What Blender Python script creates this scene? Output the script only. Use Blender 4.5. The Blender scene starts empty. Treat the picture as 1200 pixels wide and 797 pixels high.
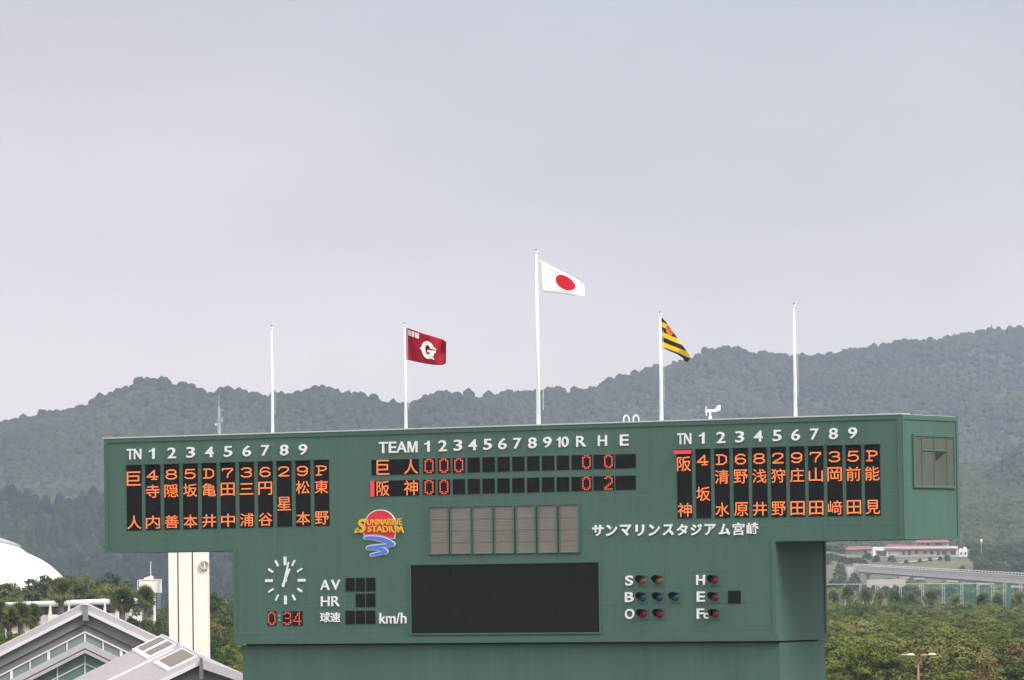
import bpy, math, random
import numpy as np
from mathutils import Matrix, Vector

sc = bpy.context.scene
col = sc.collection
random.seed(7)
rng = np.random.default_rng(11)

# ------------------------------------------------------------------ camera, sky, sun, exposure
F, CX, CY = 6000.0, 600.0, 398.5            # focal length and centre in pixels of the 1200x797 photograph
PITCH, ROLL = 0.04667, -0.01329
cam_d = bpy.data.cameras.new("camera")
cam_d.sensor_width = 36.0
cam_d.lens = 36.0 * F / 1200.0
cam_d.clip_start, cam_d.clip_end = 1.0, 30000.0
cam = bpy.data.objects.new("camera", cam_d)
col.objects.link(cam)
cam.matrix_world = Matrix.Rotation(math.pi / 2 + PITCH, 4, 'X') @ Matrix.Rotation(ROLL, 4, 'Z')
sc.camera = cam

SUN_DIR = Vector((0.62, -0.60, 0.85)).normalized()
elev = math.asin(SUN_DIR.z)
azim = math.atan2(SUN_DIR.x, SUN_DIR.y)
world = bpy.data.worlds.new("World")
sc.world = world
world.use_nodes = True
nt = world.node_tree
nt.nodes.clear()
w_out = nt.nodes.new('ShaderNodeOutputWorld')
sky = nt.nodes.new('ShaderNodeTexSky')
sky.sky_type = 'NISHITA'
sky.sun_disc = False
sky.sun_elevation = elev
sky.sun_rotation = azim
bg_sky = nt.nodes.new('ShaderNodeBackground')
bg_sky.inputs['Strength'].default_value = 0.1
nt.links.new(sky.outputs[0], bg_sky.inputs[0])
tc = nt.nodes.new('ShaderNodeTexCoord')
sep = nt.nodes.new('ShaderNodeSeparateXYZ')
nt.links.new(tc.outputs['Generated'], sep.inputs[0])
ramp = nt.nodes.new('ShaderNodeValToRGB')
els = ramp.color_ramp.elements
els[0].position = 0.0
els[0].color = (0.60, 0.500, 0.440, 1)
els[1].position = 1.0
els[1].color = (1.65, 1.66, 1.72, 1)
for p, c in ((0.045, (0.58, 0.495, 0.442, 1)), (0.070, (0.470, 0.443, 0.446, 1)), (0.115, (0.400, 0.401, 0.428, 1)), (0.22, (0.60, 0.62, 0.69, 1)), (0.5, (1.30, 1.31, 1.36, 1))):
    e = els.new(p)
    e.color = c
nt.links.new(sep.outputs['Z'], ramp.inputs[0])
mp = nt.nodes.new('ShaderNodeMapping')
mp.inputs['Scale'].default_value = (7, 7, 12)
cn = nt.nodes.new('ShaderNodeTexNoise')
cn.inputs['Scale'].default_value = 1.6
cn.inputs['Detail'].default_value = 4
cn.inputs['Roughness'].default_value = 0.45
nt.links.new(tc.outputs['Generated'], mp.inputs[0])
nt.links.new(mp.outputs[0], cn.inputs['Vector'])
cr = nt.nodes.new('ShaderNodeMapRange')
cr.inputs['From Min'].default_value = 0.3
cr.inputs['From Max'].default_value = 0.7
cr.inputs['To Min'].default_value = 0.90
cr.inputs['To Max'].default_value = 1.10
nt.links.new(cn.outputs[0], cr.inputs[0])
mul = nt.nodes.new('ShaderNodeVectorMath')
mul.operation = 'SCALE'
nt.links.new(ramp.outputs[0], mul.inputs[0])
nt.links.new(cr.outputs[0], mul.inputs['Scale'])
bg_cl = nt.nodes.new('ShaderNodeBackground')
bg_cl.inputs['Strength'].default_value = 0.96
glow = nt.nodes.new('ShaderNodeMapRange')
glow.interpolation_type = 'SMOOTHSTEP'
glow.inputs['From Min'].default_value = 0.03
glow.inputs['From Max'].default_value = -0.16
glow.inputs['To Min'].default_value = 0.0
glow.inputs['To Max'].default_value = 0.2
nt.links.new(sep.outputs['X'], glow.inputs[0])
gadd = nt.nodes.new('ShaderNodeMix')
gadd.data_type = 'RGBA'
gadd.blend_type = 'MULTIPLY'
nt.links.new(glow.outputs[0], gadd.inputs[0])
nt.links.new(mul.outputs[0], gadd.inputs[6])
gadd.inputs[7].default_value = (1.75, 1.40, 1.25, 1)
nt.links.new(gadd.outputs[2], bg_cl.inputs[0])
mixw = nt.nodes.new('ShaderNodeMixShader')
mixw.inputs[0].default_value = 0.93          # cloud cover
nt.links.new(bg_sky.outputs[0], mixw.inputs[1])
nt.links.new(bg_cl.outputs[0], mixw.inputs[2])
nt.links.new(mixw.outputs[0], w_out.inputs[0])

sun_d = bpy.data.lights.new("sun", 'SUN')
sun_d.energy = 2.0
sun_d.angle = math.radians(20)
sun_d.color = (1.0, 0.95, 0.88)
sun = bpy.data.objects.new("sun", sun_d)
col.objects.link(sun)
sun.rotation_euler = (-SUN_DIR).to_track_quat('-Z', 'Y').to_euler()

sc.view_settings.view_transform = 'Standard'
sc.view_settings.look = 'None'
sc.view_settings.exposure = 0.5
sc.view_settings.gamma = 1.0
sc.view_settings.use_curve_mapping = False
sc.render.engine = 'CYCLES'
sc.cycles.use_denoising = True
sc.cycles.max_bounces = 6
sc.cycles.diffuse_bounces = 3
sc.cycles.volume_bounces = 2
sc.cycles.caustics_reflective = False
sc.cycles.caustics_refractive = False

GZ = -12.0                                   # level of the ground below the camera

# ------------------------------------------------------------------ helpers
_c, _s = math.cos(PITCH), math.sin(PITCH)
_cr, _sr = math.cos(ROLL), math.sin(ROLL)


def ray(px, py):
    dx, dy = px - CX, py - CY
    X = dx * _cr + dy * _sr
    Y = -dx * _sr + dy * _cr
    r, u = X / F, -Y / F
    return Vector((r, _c - u * _s, _s + u * _c))


def at(px, py, d):
    """the place, d metres down range, that the photograph shows at this pixel"""
    v = ray(px, py)
    return v * (d / v.y)


def mat(name, color, rough=0.7, vary=0.0, scale=1.0, metallic=0.0, bump=0.0, emit=None, estr=1.0, spec=0.3, stretch=None):
    m = bpy.data.materials.new(name)
    m.use_nodes = True
    n = m.node_tree
    b = n.nodes['Principled BSDF']
    b.inputs['Base Color'].default_value = (*color, 1)
    b.inputs['Roughness'].default_value = rough
    b.inputs['Metallic'].default_value = metallic
    b.inputs['Specular IOR Level'].default_value = spec
    if emit:
        b.inputs['Emission Color'].default_value = (*emit, 1)
        b.inputs['Emission Strength'].default_value = estr
    if vary or bump:
        t = n.nodes.new('ShaderNodeTexCoord')
        mpp = n.nodes.new('ShaderNodeMapping')
        if stretch:
            mpp.inputs['Scale'].default_value = stretch
        n.links.new(t.outputs['Object'], mpp.inputs[0])
        nz = n.nodes.new('ShaderNodeTexNoise')
        nz.inputs['Scale'].default_value = scale
        nz.inputs['Detail'].default_value = 5
        n.links.new(mpp.outputs[0], nz.inputs['Vector'])
        if vary:
            r = n.nodes.new('ShaderNodeMapRange')
            r.inputs['From Min'].default_value = 0.25
            r.inputs['From Max'].default_value = 0.75
            r.inputs['To Min'].default_value = 1 - vary
            r.inputs['To Max'].default_value = 1 + vary
            n.links.new(nz.outputs[0], r.inputs[0])
            v = n.nodes.new('ShaderNodeVectorMath')
            v.operation = 'SCALE'
            v.inputs[0].default_value = color
            n.links.new(r.outputs[0], v.inputs['Scale'])
            n.links.new(v.outputs[0], b.inputs['Base Color'])
        if bump:
            bp = n.nodes.new('ShaderNodeBump')
            bp.inputs['Strength'].default_value = bump
            n.links.new(nz.outputs[0], bp.inputs['Height'])
            n.links.new(bp.outputs[0], b.inputs['Normal'])
    return m


class MB:
    def __init__(self):
        self.v, self.f = [], []

    def add(self, vs, fs):
        o = len(self.v)
        self.v += [tuple(p) for p in vs]
        self.f += [tuple(i + o for i in f) for f in fs]
        return self

    def box(self, a, b):
        x0, y0, z0 = (min(a[i], b[i]) for i in range(3))
        x1, y1, z1 = (max(a[i], b[i]) for i in range(3))
        return self.add([(x0, y0, z0), (x1, y0, z0), (x1, y1, z0), (x0, y1, z0), (x0, y0, z1), (x1, y0, z1), (x1, y1, z1), (x0, y1, z1)],
                        [(0, 3, 2, 1), (4, 5, 6, 7), (0, 1, 5, 4), (1, 2, 6, 5), (2, 3, 7, 6), (3, 0, 4, 7)])

    def prism(self, pts, off):
        """a polygon swept along a vector; real thickness"""
        n = len(pts)
        off = Vector(off)
        P = [Vector(p) for p in pts]
        Q = [p + off for p in P]
        return self.add(P + Q, [tuple(range(n))[::-1], tuple(range(n, 2 * n))] + [(i, (i + 1) % n, n + (i + 1) % n, n + i) for i in range(n)])

    def tube(self, pts, rad, seg=8):
        P = [Vector(p) for p in pts]
        R = rad if isinstance(rad, (list, tuple)) else [rad] * len(P)
        rings = []
        for i, p in enumerate(P):
            t = (P[min(i + 1, len(P) - 1)] - P[max(i - 1, 0)]).normalized()
            a = t.orthogonal().normalized() if abs(t.z) < 0.99 else Vector((1, 0, 0))
            if i and abs(t.z) < 0.99:
                a = (pa - t * pa.dot(t)).normalized()
            pa = a
            b = t.cross(a)
            rings.append([p + (a * math.cos(2 * math.pi * k / seg) + b * math.sin(2 * math.pi * k / seg)) * R[i] for k in range(seg)])
        vs = [q for r in rings for q in r]
        fs = []
        for i in range(len(P) - 1):
            for k in range(seg):
                fs.append((i * seg + k, i * seg + (k + 1) % seg, (i + 1) * seg + (k + 1) % seg, (i + 1) * seg + k))
        fs.append(tuple(range(seg))[::-1])
        fs.append(tuple((len(P) - 1) * seg + k for k in range(seg)))
        return self.add(vs, fs)

    def lathe(self, prof, c=(0, 0, 0), seg=16, axis='Z'):
        vs, fs = [], []
        for r, z in prof:
            for k in range(seg):
                a = 2 * math.pi * k / seg
                if axis == 'Z':
                    vs.append((c[0] + r * math.cos(a), c[1] + r * math.sin(a), c[2] + z))
                else:
                    vs.append((c[0] + r * math.cos(a), c[1] + z, c[2] - r * math.sin(a)))
        for i in range(len(prof) - 1):
            for k in range(seg):
                fs.append((i * seg + k, i * seg + (k + 1) % seg, (i + 1) * seg + (k + 1) % seg, (i + 1) * seg + k))
        return self.add(vs, fs)

    def build(self, name, m, parent=None, smooth=False):
        me = bpy.data.meshes.new(name)
        me.from_pydata(self.v, [], self.f)
        me.update()
        if smooth:
            me.polygons.foreach_set('use_smooth', [True] * len(me.polygons))
        me.materials.append(m)
        o = bpy.data.objects.new(name, me)
        col.objects.link(o)
        if parent:
            o.parent = parent
        return o


def raw(name, V, faces_flat, n_per, m, tint=None, parent=None, smooth=False):
    """fast mesh from numpy arrays, all faces with n_per corners"""
    me = bpy.data.meshes.new(name)
    nf = len(faces_flat) // n_per
    me.vertices.add(len(V))
    me.vertices.foreach_set('co', np.asarray(V, dtype=np.float32).ravel())
    me.loops.add(len(faces_flat))
    me.loops.foreach_set('vertex_index', np.asarray(faces_flat, dtype=np.int32))
    me.polygons.add(nf)
    me.polygons.foreach_set('loop_start', np.arange(nf, dtype=np.int32) * n_per)
    me.polygons.foreach_set('loop_total', np.full(nf, n_per, dtype=np.int32))
    if smooth:
        me.polygons.foreach_set('use_smooth', np.ones(nf, dtype=bool))
    me.update(calc_edges=True)
    if tint is not None:
        a = me.attributes.new('tint', 'FLOAT', 'FACE')
        a.data.foreach_set('value', np.asarray(tint, dtype=np.float32))
    me.materials.append(m)
    o = bpy.data.objects.new(name, me)
    col.objects.link(o)
    if parent:
        o.parent = parent
    return o


def tag(o, label=None, cat=None, group=None, kind=None):
    if label:
        o['label'] = label
    if cat:
        o['category'] = cat
    if group:
        o['group'] = group
    if kind:
        o['kind'] = kind
    return o


def thing(name, loc, label, cat, group=None, rz=0.0):
    o = bpy.data.objects.new(name, None)
    col.objects.link(o)
    o.location = loc
    o.rotation_euler = (0, 0, rz)
    o.empty_display_size = 0.5
    return tag(o, label, cat, group)


def adopt(root, *objs):
    """parent meshes that were built in world coordinates to an unrotated root"""
    for o in objs:
        o.parent = root
        o.matrix_parent_inverse = Matrix.Translation(-Vector(root.location))


def copy_tree(o, parent=None):
    c = o.copy()
    col.objects.link(c)
    if parent:
        c.parent = parent
        c.matrix_parent_inverse = o.matrix_parent_inverse
    for ch in [x for x in bpy.data.objects if x.parent == o]:
        copy_tree(ch, c)
    return c


def vnoise(x, y, seed=0):
    """smooth value noise on numpy arrays"""
    xi, yi = np.floor(x).astype(int), np.floor(y).astype(int)
    xf, yf = x - xi, y - yi

    def h(a, b):
        n = np.sin(a * 127.1 + b * 311.7 + seed * 74.7) * 43758.5453
        return n - np.floor(n)
    sx, sy = xf * xf * (3 - 2 * xf), yf * yf * (3 - 2 * yf)
    return (h(xi, yi) * (1 - sx) + h(xi + 1, yi) * sx) * (1 - sy) + (h(xi, yi + 1) * (1 - sx) + h(xi + 1, yi + 1) * sx) * sy


def fbm(x, y, seed=0, o=4):
    r, a = 0, 0.5
    for k in range(o):
        r = r + a * vnoise(x * 2 ** k, y * 2 ** k, seed + k)
        a *= 0.5
    return r


_txt = {}


def text2d(s, offset=0.0, shear=0.0):
    """outline-filled lettering as flat 2-D verts and faces in a unit box"""
    k = (s, offset, shear)
    if s == 'M':
        return np.array([(0, 0), (.16, 0), (.16, .70), (.42, 0), (.58, 0), (.84, .70), (.84, 0), (1, 0), (1, 1), (.77, 1), (.5, .25), (.23, 1), (0, 1)]), [(0, 1, 2, 11, 12), (2, 3, 10, 11), (3, 4, 10), (4, 5, 9, 10), (5, 6, 7, 8, 9)], np.array([1, 1])
    if s == '1':
        return np.array([(.60, 0), (1, 0), (1, 1), (.70, 1), (.52, .84), (.0, .76), (.0, .64), (.60, .70)]), [(0, 1, 2, 7), (7, 2, 3, 4), (7, 4, 5, 6)], np.array([.5, 1])
    if k not in _txt:
        c = bpy.data.curves.new('lettering', 'FONT')
        c.body = s
        c.size = 1
        c.offset = offset
        c.shear = shear
        c.resolution_u = 4
        o = bpy.data.objects.new('lettering', c)
        col.objects.link(o)
        bpy.context.view_layer.update()
        me = bpy.data.meshes.new_from_object(o.evaluated_get(bpy.context.evaluated_depsgraph_get()))
        V = np.array([v.co[:2] for v in me.vertices])
        Fc = [tuple(p.vertices) for p in me.polygons]
        bpy.data.objects.remove(o)
        bpy.data.curves.remove(c)
        bpy.data.meshes.remove(me)
        lo, hi = V.min(0), V.max(0)
        _txt[k] = ((V - lo) / np.maximum(hi - lo, 1e-6), Fc, (hi - lo))
    return _txt[k]


# ------------------------------------------------------------------ foliage helpers
def leaf_mat(name, c0, c1, c2):
    m = bpy.data.materials.new(name)
    m.use_nodes = True
    n = m.node_tree
    b = n.nodes['Principled BSDF']
    b.inputs['Roughness'].default_value = 0.9
    b.inputs['Specular IOR Level'].default_value = 0.06
    at_ = n.nodes.new('ShaderNodeAttribute')
    at_.attribute_name = 'tint'
    oi = n.nodes.new('ShaderNodeObjectInfo')
    mx = n.nodes.new('ShaderNodeMath')
    mx.operation = 'MULTIPLY_ADD'
    mx.inputs[1].default_value = 0.55
    n.links.new(at_.outputs['Fac'], mx.inputs[0])
    m2 = n.nodes.new('ShaderNodeMath')
    m2.operation = 'MULTIPLY'
    m2.inputs[1].default_value = 0.45
    n.links.new(oi.outputs['Random'], m2.inputs[0])
    n.links.new(m2.outputs[0], mx.inputs[2])
    r = n.nodes.new('ShaderNodeValToRGB')
    r.color_ramp.elements[0].position = 0.1
    r.color_ramp.elements[0].color = (*c0, 1)
    r.color_ramp.elements[1].position = 0.9
    r.color_ramp.elements[1].color = (*c2, 1)
    r.color_ramp.elements.new(0.5).color = (*c1, 1)
    n.links.new(mx.outputs[0], r.inputs[0])
    n.links.new(r.outputs[0], b.inputs['Base Color'])
    return m


def leaves(C, N, size, rr):
    """quads at centres C facing roughly N"""
    n = len(C)
    N = N / np.maximum(np.linalg.norm(N, axis=1, keepdims=True), 1e-6)
    t = rr.normal(size=(n, 3))
    a = np.cross(N, t)
    a /= np.maximum(np.linalg.norm(a, axis=1, keepdims=True), 1e-6)
    b = np.cross(N, a)
    s = (size * rr.uniform(0.6, 1.35, n))[:, None]
    e = s * rr.uniform(0.45, 0.9, n)[:, None]
    V = np.stack([C - a * s, C - b * e, C + a * s, C + b * e], 1).reshape(-1, 3)
    return V


def crown_arrays(rr, rx, ry, rz, lobes, per, lobe_r, size, flat=0.55, low=0.35):
    """broadleaf crown: many uneven leaf pads over an ellipsoid; base at z=0 top at 2*rz"""
    Cs, Ns, Ts = [], [], []
    for _ in range(lobes):
        d = rr.normal(size=3)
        d /= np.linalg.norm(d)
        d[2] = abs(d[2]) * (0.8 + low) - low
        k = rr.uniform(0.55, 1.0)
        c = np.array([d[0] * rx * k, d[1] * ry * k, rz + d[2] * rz * k])
        lr = lobe_r * rr.uniform(0.6, 1.3)
        q = rr.normal(size=(per, 3))
        q /= np.linalg.norm(q, axis=1, keepdims=True)
        q[:, 2] = np.where(q[:, 2] < -0.3, -q[:, 2], q[:, 2])
        rad = lr * rr.uniform(0.55, 1.08, per)[:, None]
        Cs.append(c + q * rad * np.array([1.1, 1.1, flat]))
        Ns.append(q * 0.8 + rr.normal(size=(per, 3)) * 0.32 + np.array([0, 0, 0.75]))
        Ts.append(np.clip(rr.uniform(0, 1) * 0.55 + rr.uniform(0, 0.45, per), 0, 1))
    C, N, T = np.concatenate(Cs), np.concatenate(Ns), np.concatenate(Ts)
    return leaves(C, N, size, rr), T


M = {}
M['bark'] = mat('bark', (0.11, 0.085, 0.065), 0.9, 0.3, 6, bump=0.4)
M['leaf_wood'] = leaf_mat('leaf_wood', (0.038, 0.058, 0.009), (0.095, 0.123, 0.017), (0.190, 0.214, 0.038))
M['leaf_olive'] = leaf_mat('leaf_olive', (0.075, 0.082, 0.016), (0.130, 0.134, 0.030), (0.20, 0.195, 0.055))
M['leaf_dark'] = leaf_mat('leaf_dark', (0.030, 0.046, 0.014), (0.058, 0.082, 0.024), (0.105, 0.130, 0.040))
M['leaf_rust'] = leaf_mat('leaf_rust', (0.075, 0.062, 0.018), (0.125, 0.092, 0.028), (0.19, 0.14, 0.05))
M['leaf_palm'] = leaf_mat('leaf_palm', (0.065, 0.095, 0.022), (0.12, 0.155, 0.045), (0.26, 0.26, 0.11))
M['leaf_dead'] = leaf_mat('leaf_dead', (0.16, 0.11, 0.06), (0.26, 0.19, 0.11), (0.36, 0.28, 0.18))


def tree_proto(name, seed, height, rx, rz, lobes, per, lobe_r, leaf, size, lm, low=0.35):
    rr = np.random.default_rng(seed)
    root = thing(name, (0, 0, -500), 'x', 'tree')
    V, T = crown_arrays(rr, rx, rx * rr.uniform(0.85, 1.1), rz, lobes, per, lobe_r, size, low=low)
    V[:, 2] += height - 2 * rz
    crown = raw('crown', V, np.arange(len(V)), 4, lm, T, root)
    b = MB()
    b.tube([(0, 0, -0.3), (0.1, 0.05, height * 0.3), (0.0, 0.15, height * 0.55), (0.1, 0.1, height - rz * 0.6)], [0.28, 0.22, 0.16, 0.05], 8)
    for k in range(5):
        a = k * 1.26 + seed
        z0 = height * (0.3 + 0.06 * k)
        b.tube([(0.05, 0.08, z0), (math.cos(a) * rx * 0.35, math.sin(a) * rx * 0.35, z0 + rz * 0.5), (math.cos(a) * rx * 0.5, math.sin(a) * rx * 0.5, z0 + rz * 0.8)], [0.13, 0.09, 0.03], 6)
    b.build('trunk', M['bark'], root, True)
    return root


def palm_proto(name, seed, height, fr, n_f, skirt=True):
    rr = np.random.default_rng(seed)
    root = thing(name, (0, 0, -500), 'x', 'palm')

    def fronds(n, lo, hi, L):
        Vs, Ts = [], []
        for k in range(n):
            az, el = rr.uniform(0, 2 * math.pi), lo + (hi - lo) * rr.uniform(0, 1) ** 0.8
            d = np.array([math.cos(az) * math.cos(el), math.sin(az) * math.cos(el), math.sin(el)])
            side = np.array([-math.sin(az), math.cos(az), 0])
            up = np.cross(d, side) * -1
            ro = rr.uniform(-1.2, 1.2)
            side, up = side * math.cos(ro) + up * math.sin(ro), up * math.cos(ro) - side * math.sin(ro)
            base = d * L * 0.16
            t = rr.uniform(0, 1)
            for j in range(11):
                th = (j - 5) * 0.24
                dd = d * math.cos(th) + side * math.sin(th)
                tip = base + dd * L * 0.84 * rr.uniform(0.85, 1.1) + np.array([0, 0, -1]) * L * 0.09 * (0.6 + abs(th))
                mid = base + dd * L * 0.46 + up * 0.02
                wv = np.cross(dd, up)
                wv = wv / np.linalg.norm(wv) * L * 0.045
                Vs += [base, mid - wv, tip, mid + wv]
                Ts.append(t * 0.7 + rr.uniform(0, 0.3))
        V = np.array(Vs) * np.array([1, 1, 1.25]) + np.array([0, 0, height])
        return V, np.array(Ts)
    V, T = fronds(n_f, -0.45, 1.5, fr)
    raw('crown', V, np.arange(len(V)), 4, M['leaf_palm'], T, root)
    if skirt:
        V, T = fronds(n_f // 3, -1.5, -0.8, fr * 0.75)
        raw('dead_fronds', V, np.arange(len(V)), 4, M['leaf_dead'], T, root)
    b = MB()
    b.tube([(0, 0, -0.3), (0.03, 0, height * 0.5), (0, 0.02, height)], [0.30, 0.22, 0.2], 10)
    b.build('trunk', M['bark'], root, True)
    return root


def plant(proto, loc, label, cat, group, sx=1.0, sz=1.0, rz=None, used=set()):
    if proto.name in used:
        o = copy_tree(proto)
    else:
        o = proto
        used.add(proto.name)
    o.location = loc
    o.rotation_euler = (0, 0, random.uniform(0, 6.28) if rz is None else rz)
    o.scale = (sx, sx, sz)
    return tag(o, label, cat, group)


# ------------------------------------------------------------------ ground, hills, haze
M['ground'] = mat('ground', (0.055, 0.065, 0.03), 0.95, 0.35, 0.02)
g = MB()
g.add([(-3000, -300, GZ), (3000, -300, GZ), (3000, 6500, GZ), (-3000, 6500, GZ)], [(0, 1, 2, 3)])
tag(g.build('ground', M['ground']), kind='structure')

M['hill_soil'] = mat('hill_soil', (0.030, 0.045, 0.022), 0.95, 0.3, 0.01)
M['hill_leaf'] = leaf_mat('hill_leaf', (0.026, 0.036, 0.020), (0.044, 0.056, 0.028), (0.088, 0.088, 0.046))
M['conifer_leaf'] = leaf_mat('conifer_leaf', (0.011, 0.020, 0.010), (0.025, 0.038, 0.017), (0.060, 0.072, 0.030))


def ico():
    t = (1 + 5 ** 0.5) / 2
    V = [(-1, t, 0), (1, t, 0), (-1, -t, 0), (1, -t, 0), (0, -1, t), (0, 1, t), (0, -1, -t), (0, 1, -t), (t, 0, -1), (t, 0, 1), (-t, 0, -1), (-t, 0, 1)]
    Fc = [(0, 11, 5), (0, 5, 1), (0, 1, 7), (0, 7, 10), (0, 10, 11), (1, 5, 9), (5, 11, 4), (11, 10, 2), (10, 7, 6), (7, 1, 8), (3, 9, 4), (3, 4, 2), (3, 2, 6), (3, 6, 8), (3, 8, 9), (4, 9, 5), (2, 4, 11), (6, 2, 10), (8, 6, 7), (9, 8, 1)]
    V = [np.array(v) / np.linalg.norm(v) for v in V]
    cache = {}
    F2 = []

    def mid(a, b):
        k = (min(a, b), max(a, b))
        if k not in cache:
            m_ = V[a] + V[b]
            V.append(m_ / np.linalg.norm(m_))
            cache[k] = len(V) - 1
        return cache[k]
    for a, b, c in Fc:
        ab, bc, ca = mid(a, b), mid(b, c), mid(c, a)
        F2 += [(a, ab, ca), (b, bc, ab), (c, ca, bc), (ab, bc, ca)]
    return np.array(V), np.array(F2)


ICO_V, ICO_F = ico()
LOW_V = ICO_V[:12]
LOW_F = np.array([(0, 11, 5), (0, 5, 1), (0, 1, 7), (0, 7, 10), (0, 10, 11), (1, 5, 9), (5, 11, 4), (11, 10, 2), (10, 7, 6), (7, 1, 8), (3, 9, 4), (3, 4, 2), (3, 2, 6), (3, 6, 8), (3, 8, 9), (4, 9, 5), (2, 4, 11), (6, 2, 10), (8, 6, 7), (9, 8, 1)])


def cone_mesh():
    """spiky conifer: three ragged tiers"""
    V, Fc = [], []
    for z0, z1, r in ((0.0, 0.55, 1.0), (0.3, 0.8, 0.72), (0.55, 1.05, 0.42)):
        o = len(V)
        for k in range(9):
            a = k / 9 * 6.283
            V.append((math.cos(a) * r * (1 if k % 2 else 0.7), math.sin(a) * r * (1 if k % 2 else 0.7), z0 + (0.0 if k % 2 else 0.08)))
        V.append((0, 0, z1))
        Fc += [(o + k, o + (k + 1) % 9, o + 9) for k in range(9)]
    return np.array(V), np.array(Fc)


CON_V, CON_F = cone_mesh()


def scatter(name, P, R, H, m, baseV, baseF, jit, tint, label):
    n, nv = len(P), len(baseV)
    rr = np.random.default_rng(len(P))
    a = rr.uniform(0, 6.283, n)
    V = np.broadcast_to(baseV, (n, nv, 3)).copy()
    V *= 1 + rr.normal(size=(n, nv, 1)) * jit
    x = V[..., 0] * np.cos(a)[:, None] - V[..., 1] * np.sin(a)[:, None]
    y = V[..., 0] * np.sin(a)[:, None] + V[..., 1] * np.cos(a)[:, None]
    V[..., 0], V[..., 1] = x * R[:, None], y * R[:, None]
    V[..., 2] *= H[:, None]
    V += P[:, None, :]
    Fx = (np.broadcast_to(baseF, (n, *baseF.shape)) + (np.arange(n) * nv)[:, None, None]).ravel()
    T = np.clip(np.repeat(tint, len(baseF)) + rr.normal(size=n * len(baseF)) * 0.10, 0, 1)
    o = raw(name, V.reshape(-1, 3), Fx, 3, m, T)
    return tag(o, label, 'forest', kind='stuff')


class Hill:
    def __init__(self, sky_pts, d_r, d_b, z_b, spur, seed, shape=0.85, drop=0.0):
        P = np.array(sky_pts, dtype=float)
        self.P, self.d_r, self.d_b, self.z_b, self.spur, self.seed, self.shape, self.drop = P, d_r, d_b, z_b, spur, seed, shape, drop

    def surf(self, px, t):
        """px column in the photograph, t 0 at the ridge to 1 at the foot (negative: behind the ridge)"""
        py = np.interp(px, self.P[:, 0], self.P[:, 1]) + self.drop
        dr = np.interp(px, *self.d_r)
        db = np.interp(px, *self.d_b)
        dx, dy = px - CX, py - CY
        X = dx * _cr + dy * _sr
        Y = -dx * _sr + dy * _cr
        r, u = X / F, -Y / F
        yy = _c - u * _s
        az = r / yy
        zr = (_s + u * _c) / yy * dr
        tt = np.clip(t, 0, 1)
        d = dr + (db - dr) * t
        s = tt ** self.shape
        z = zr + (self.z_b - zr) * s
        env = np.sin(np.pi * np.clip(tt * 0.92 + 0.04, 0, 1)) ** 0.8
        x = az * d
        z = z + env * self.spur * (fbm(x / 95.0 + 0.5 * d / 210., d / 330.0, self.seed, 4) - 0.52) * 2
        z = np.where(t < 0, zr + t * 160, z)
        return np.stack([x, d, z], -1)

    def mesh(self, name, px0, px1, nx, nt_, m):
        px = np.linspace(px0, px1, nx)
        t = np.concatenate([[-0.6, -0.25], np.linspace(0, 1, nt_)])
        PX, T = np.meshgrid(px, t, indexing='ij')
        V = self.surf(PX, T)
        V[:, -1, 2] = GZ - 0.5
        n = len(t)
        i, j = np.meshgrid(np.arange(nx - 1), np.arange(n - 1), indexing='ij')
        q = np.stack([i * n + j, i * n + j + 1, (i + 1) * n + j + 1, (i + 1) * n + j], -1).reshape(-1)
        return tag(raw(name, V.reshape(-1, 3), q, 4, m, None, None, True), kind='structure')


MAIN = [(-300, 548), (-120, 520), (-60, 512), (0, 503), (30, 496), (60, 488), (85, 484), (100, 479), (112, 471), (125, 464), (145, 453), (165, 445), (178, 443), (190, 445), (200, 450), (212, 452), (225, 452), (240, 461), (256, 462),
        (265, 455), (275, 453), (288, 455), (300, 459), (325, 458), (345, 457), (365, 454), (380, 452), (405, 454), (420, 456), (440, 463), (455, 468), (470, 469), (485, 471), (497, 463), (505, 456), (515, 453), (530, 457), (545, 453),
        (560, 459), (580, 458), (600, 459), (620, 454), (640, 453), (655, 451), (665, 455), (675, 452), (690, 453), (705, 447), (720, 442), (735, 439), (750, 434), (765, 430), (780, 426), (800, 420), (815, 415), (830, 409), (850, 404),
        (860, 407), (870, 412), (885, 414), (905, 414), (935, 415), (950, 413), (972, 414), (985, 407), (1005, 405), (1025, 402), (1045, 399), (1075, 397), (1100, 395), (1120, 392), (1140, 389), (1160, 381), (1180, 379), (1200, 378), (1300, 372), (1500, 390)]
hill_main = Hill(MAIN, ([-300, 500, 800, 1500], [3000, 3000, 3700, 4300]), ([-300, 600, 1500], [2480, 2500, 2650]), 8.0, 30.0, 3, 0.8, 5.0)
hill_main.mesh('hills', -300, 1500, 420, 90, M['hill_soil'])
CONI = [(-250, 590), (-120, 580), (-40, 572), (0, 575), (30, 573), (45, 583), (55, 590), (75, 587), (95, 583), (120, 576), (160, 566), (220, 556), (300, 545), (400, 552), (560, 580), (700, 640)]
hill_con = Hill(CONI, ([-250, 700], [2250, 2250]), ([-250, 700], [1800, 1850]), -6.0, 7.0, 9, 0.75, 6.0)
hill_con.mesh('plantation_hill', -250, 700, 180, 50, M['hill_soil'])
SPUR = [(1000, 640), (1080, 610), (1110, 596), (1130, 572), (1160, 548), (1200, 518), (1260, 490), (1400, 430), (1500, 440)]
hill_spur = Hill(SPUR, ([1000, 1500], [2450, 2450]), ([1000, 1500], [2080, 1900]), 10.0, 12.0, 21, 0.8, 6.0)
hill_spur.mesh('spur_hill', 1000, 1500, 120, 50, M['hill_soil'])


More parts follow.
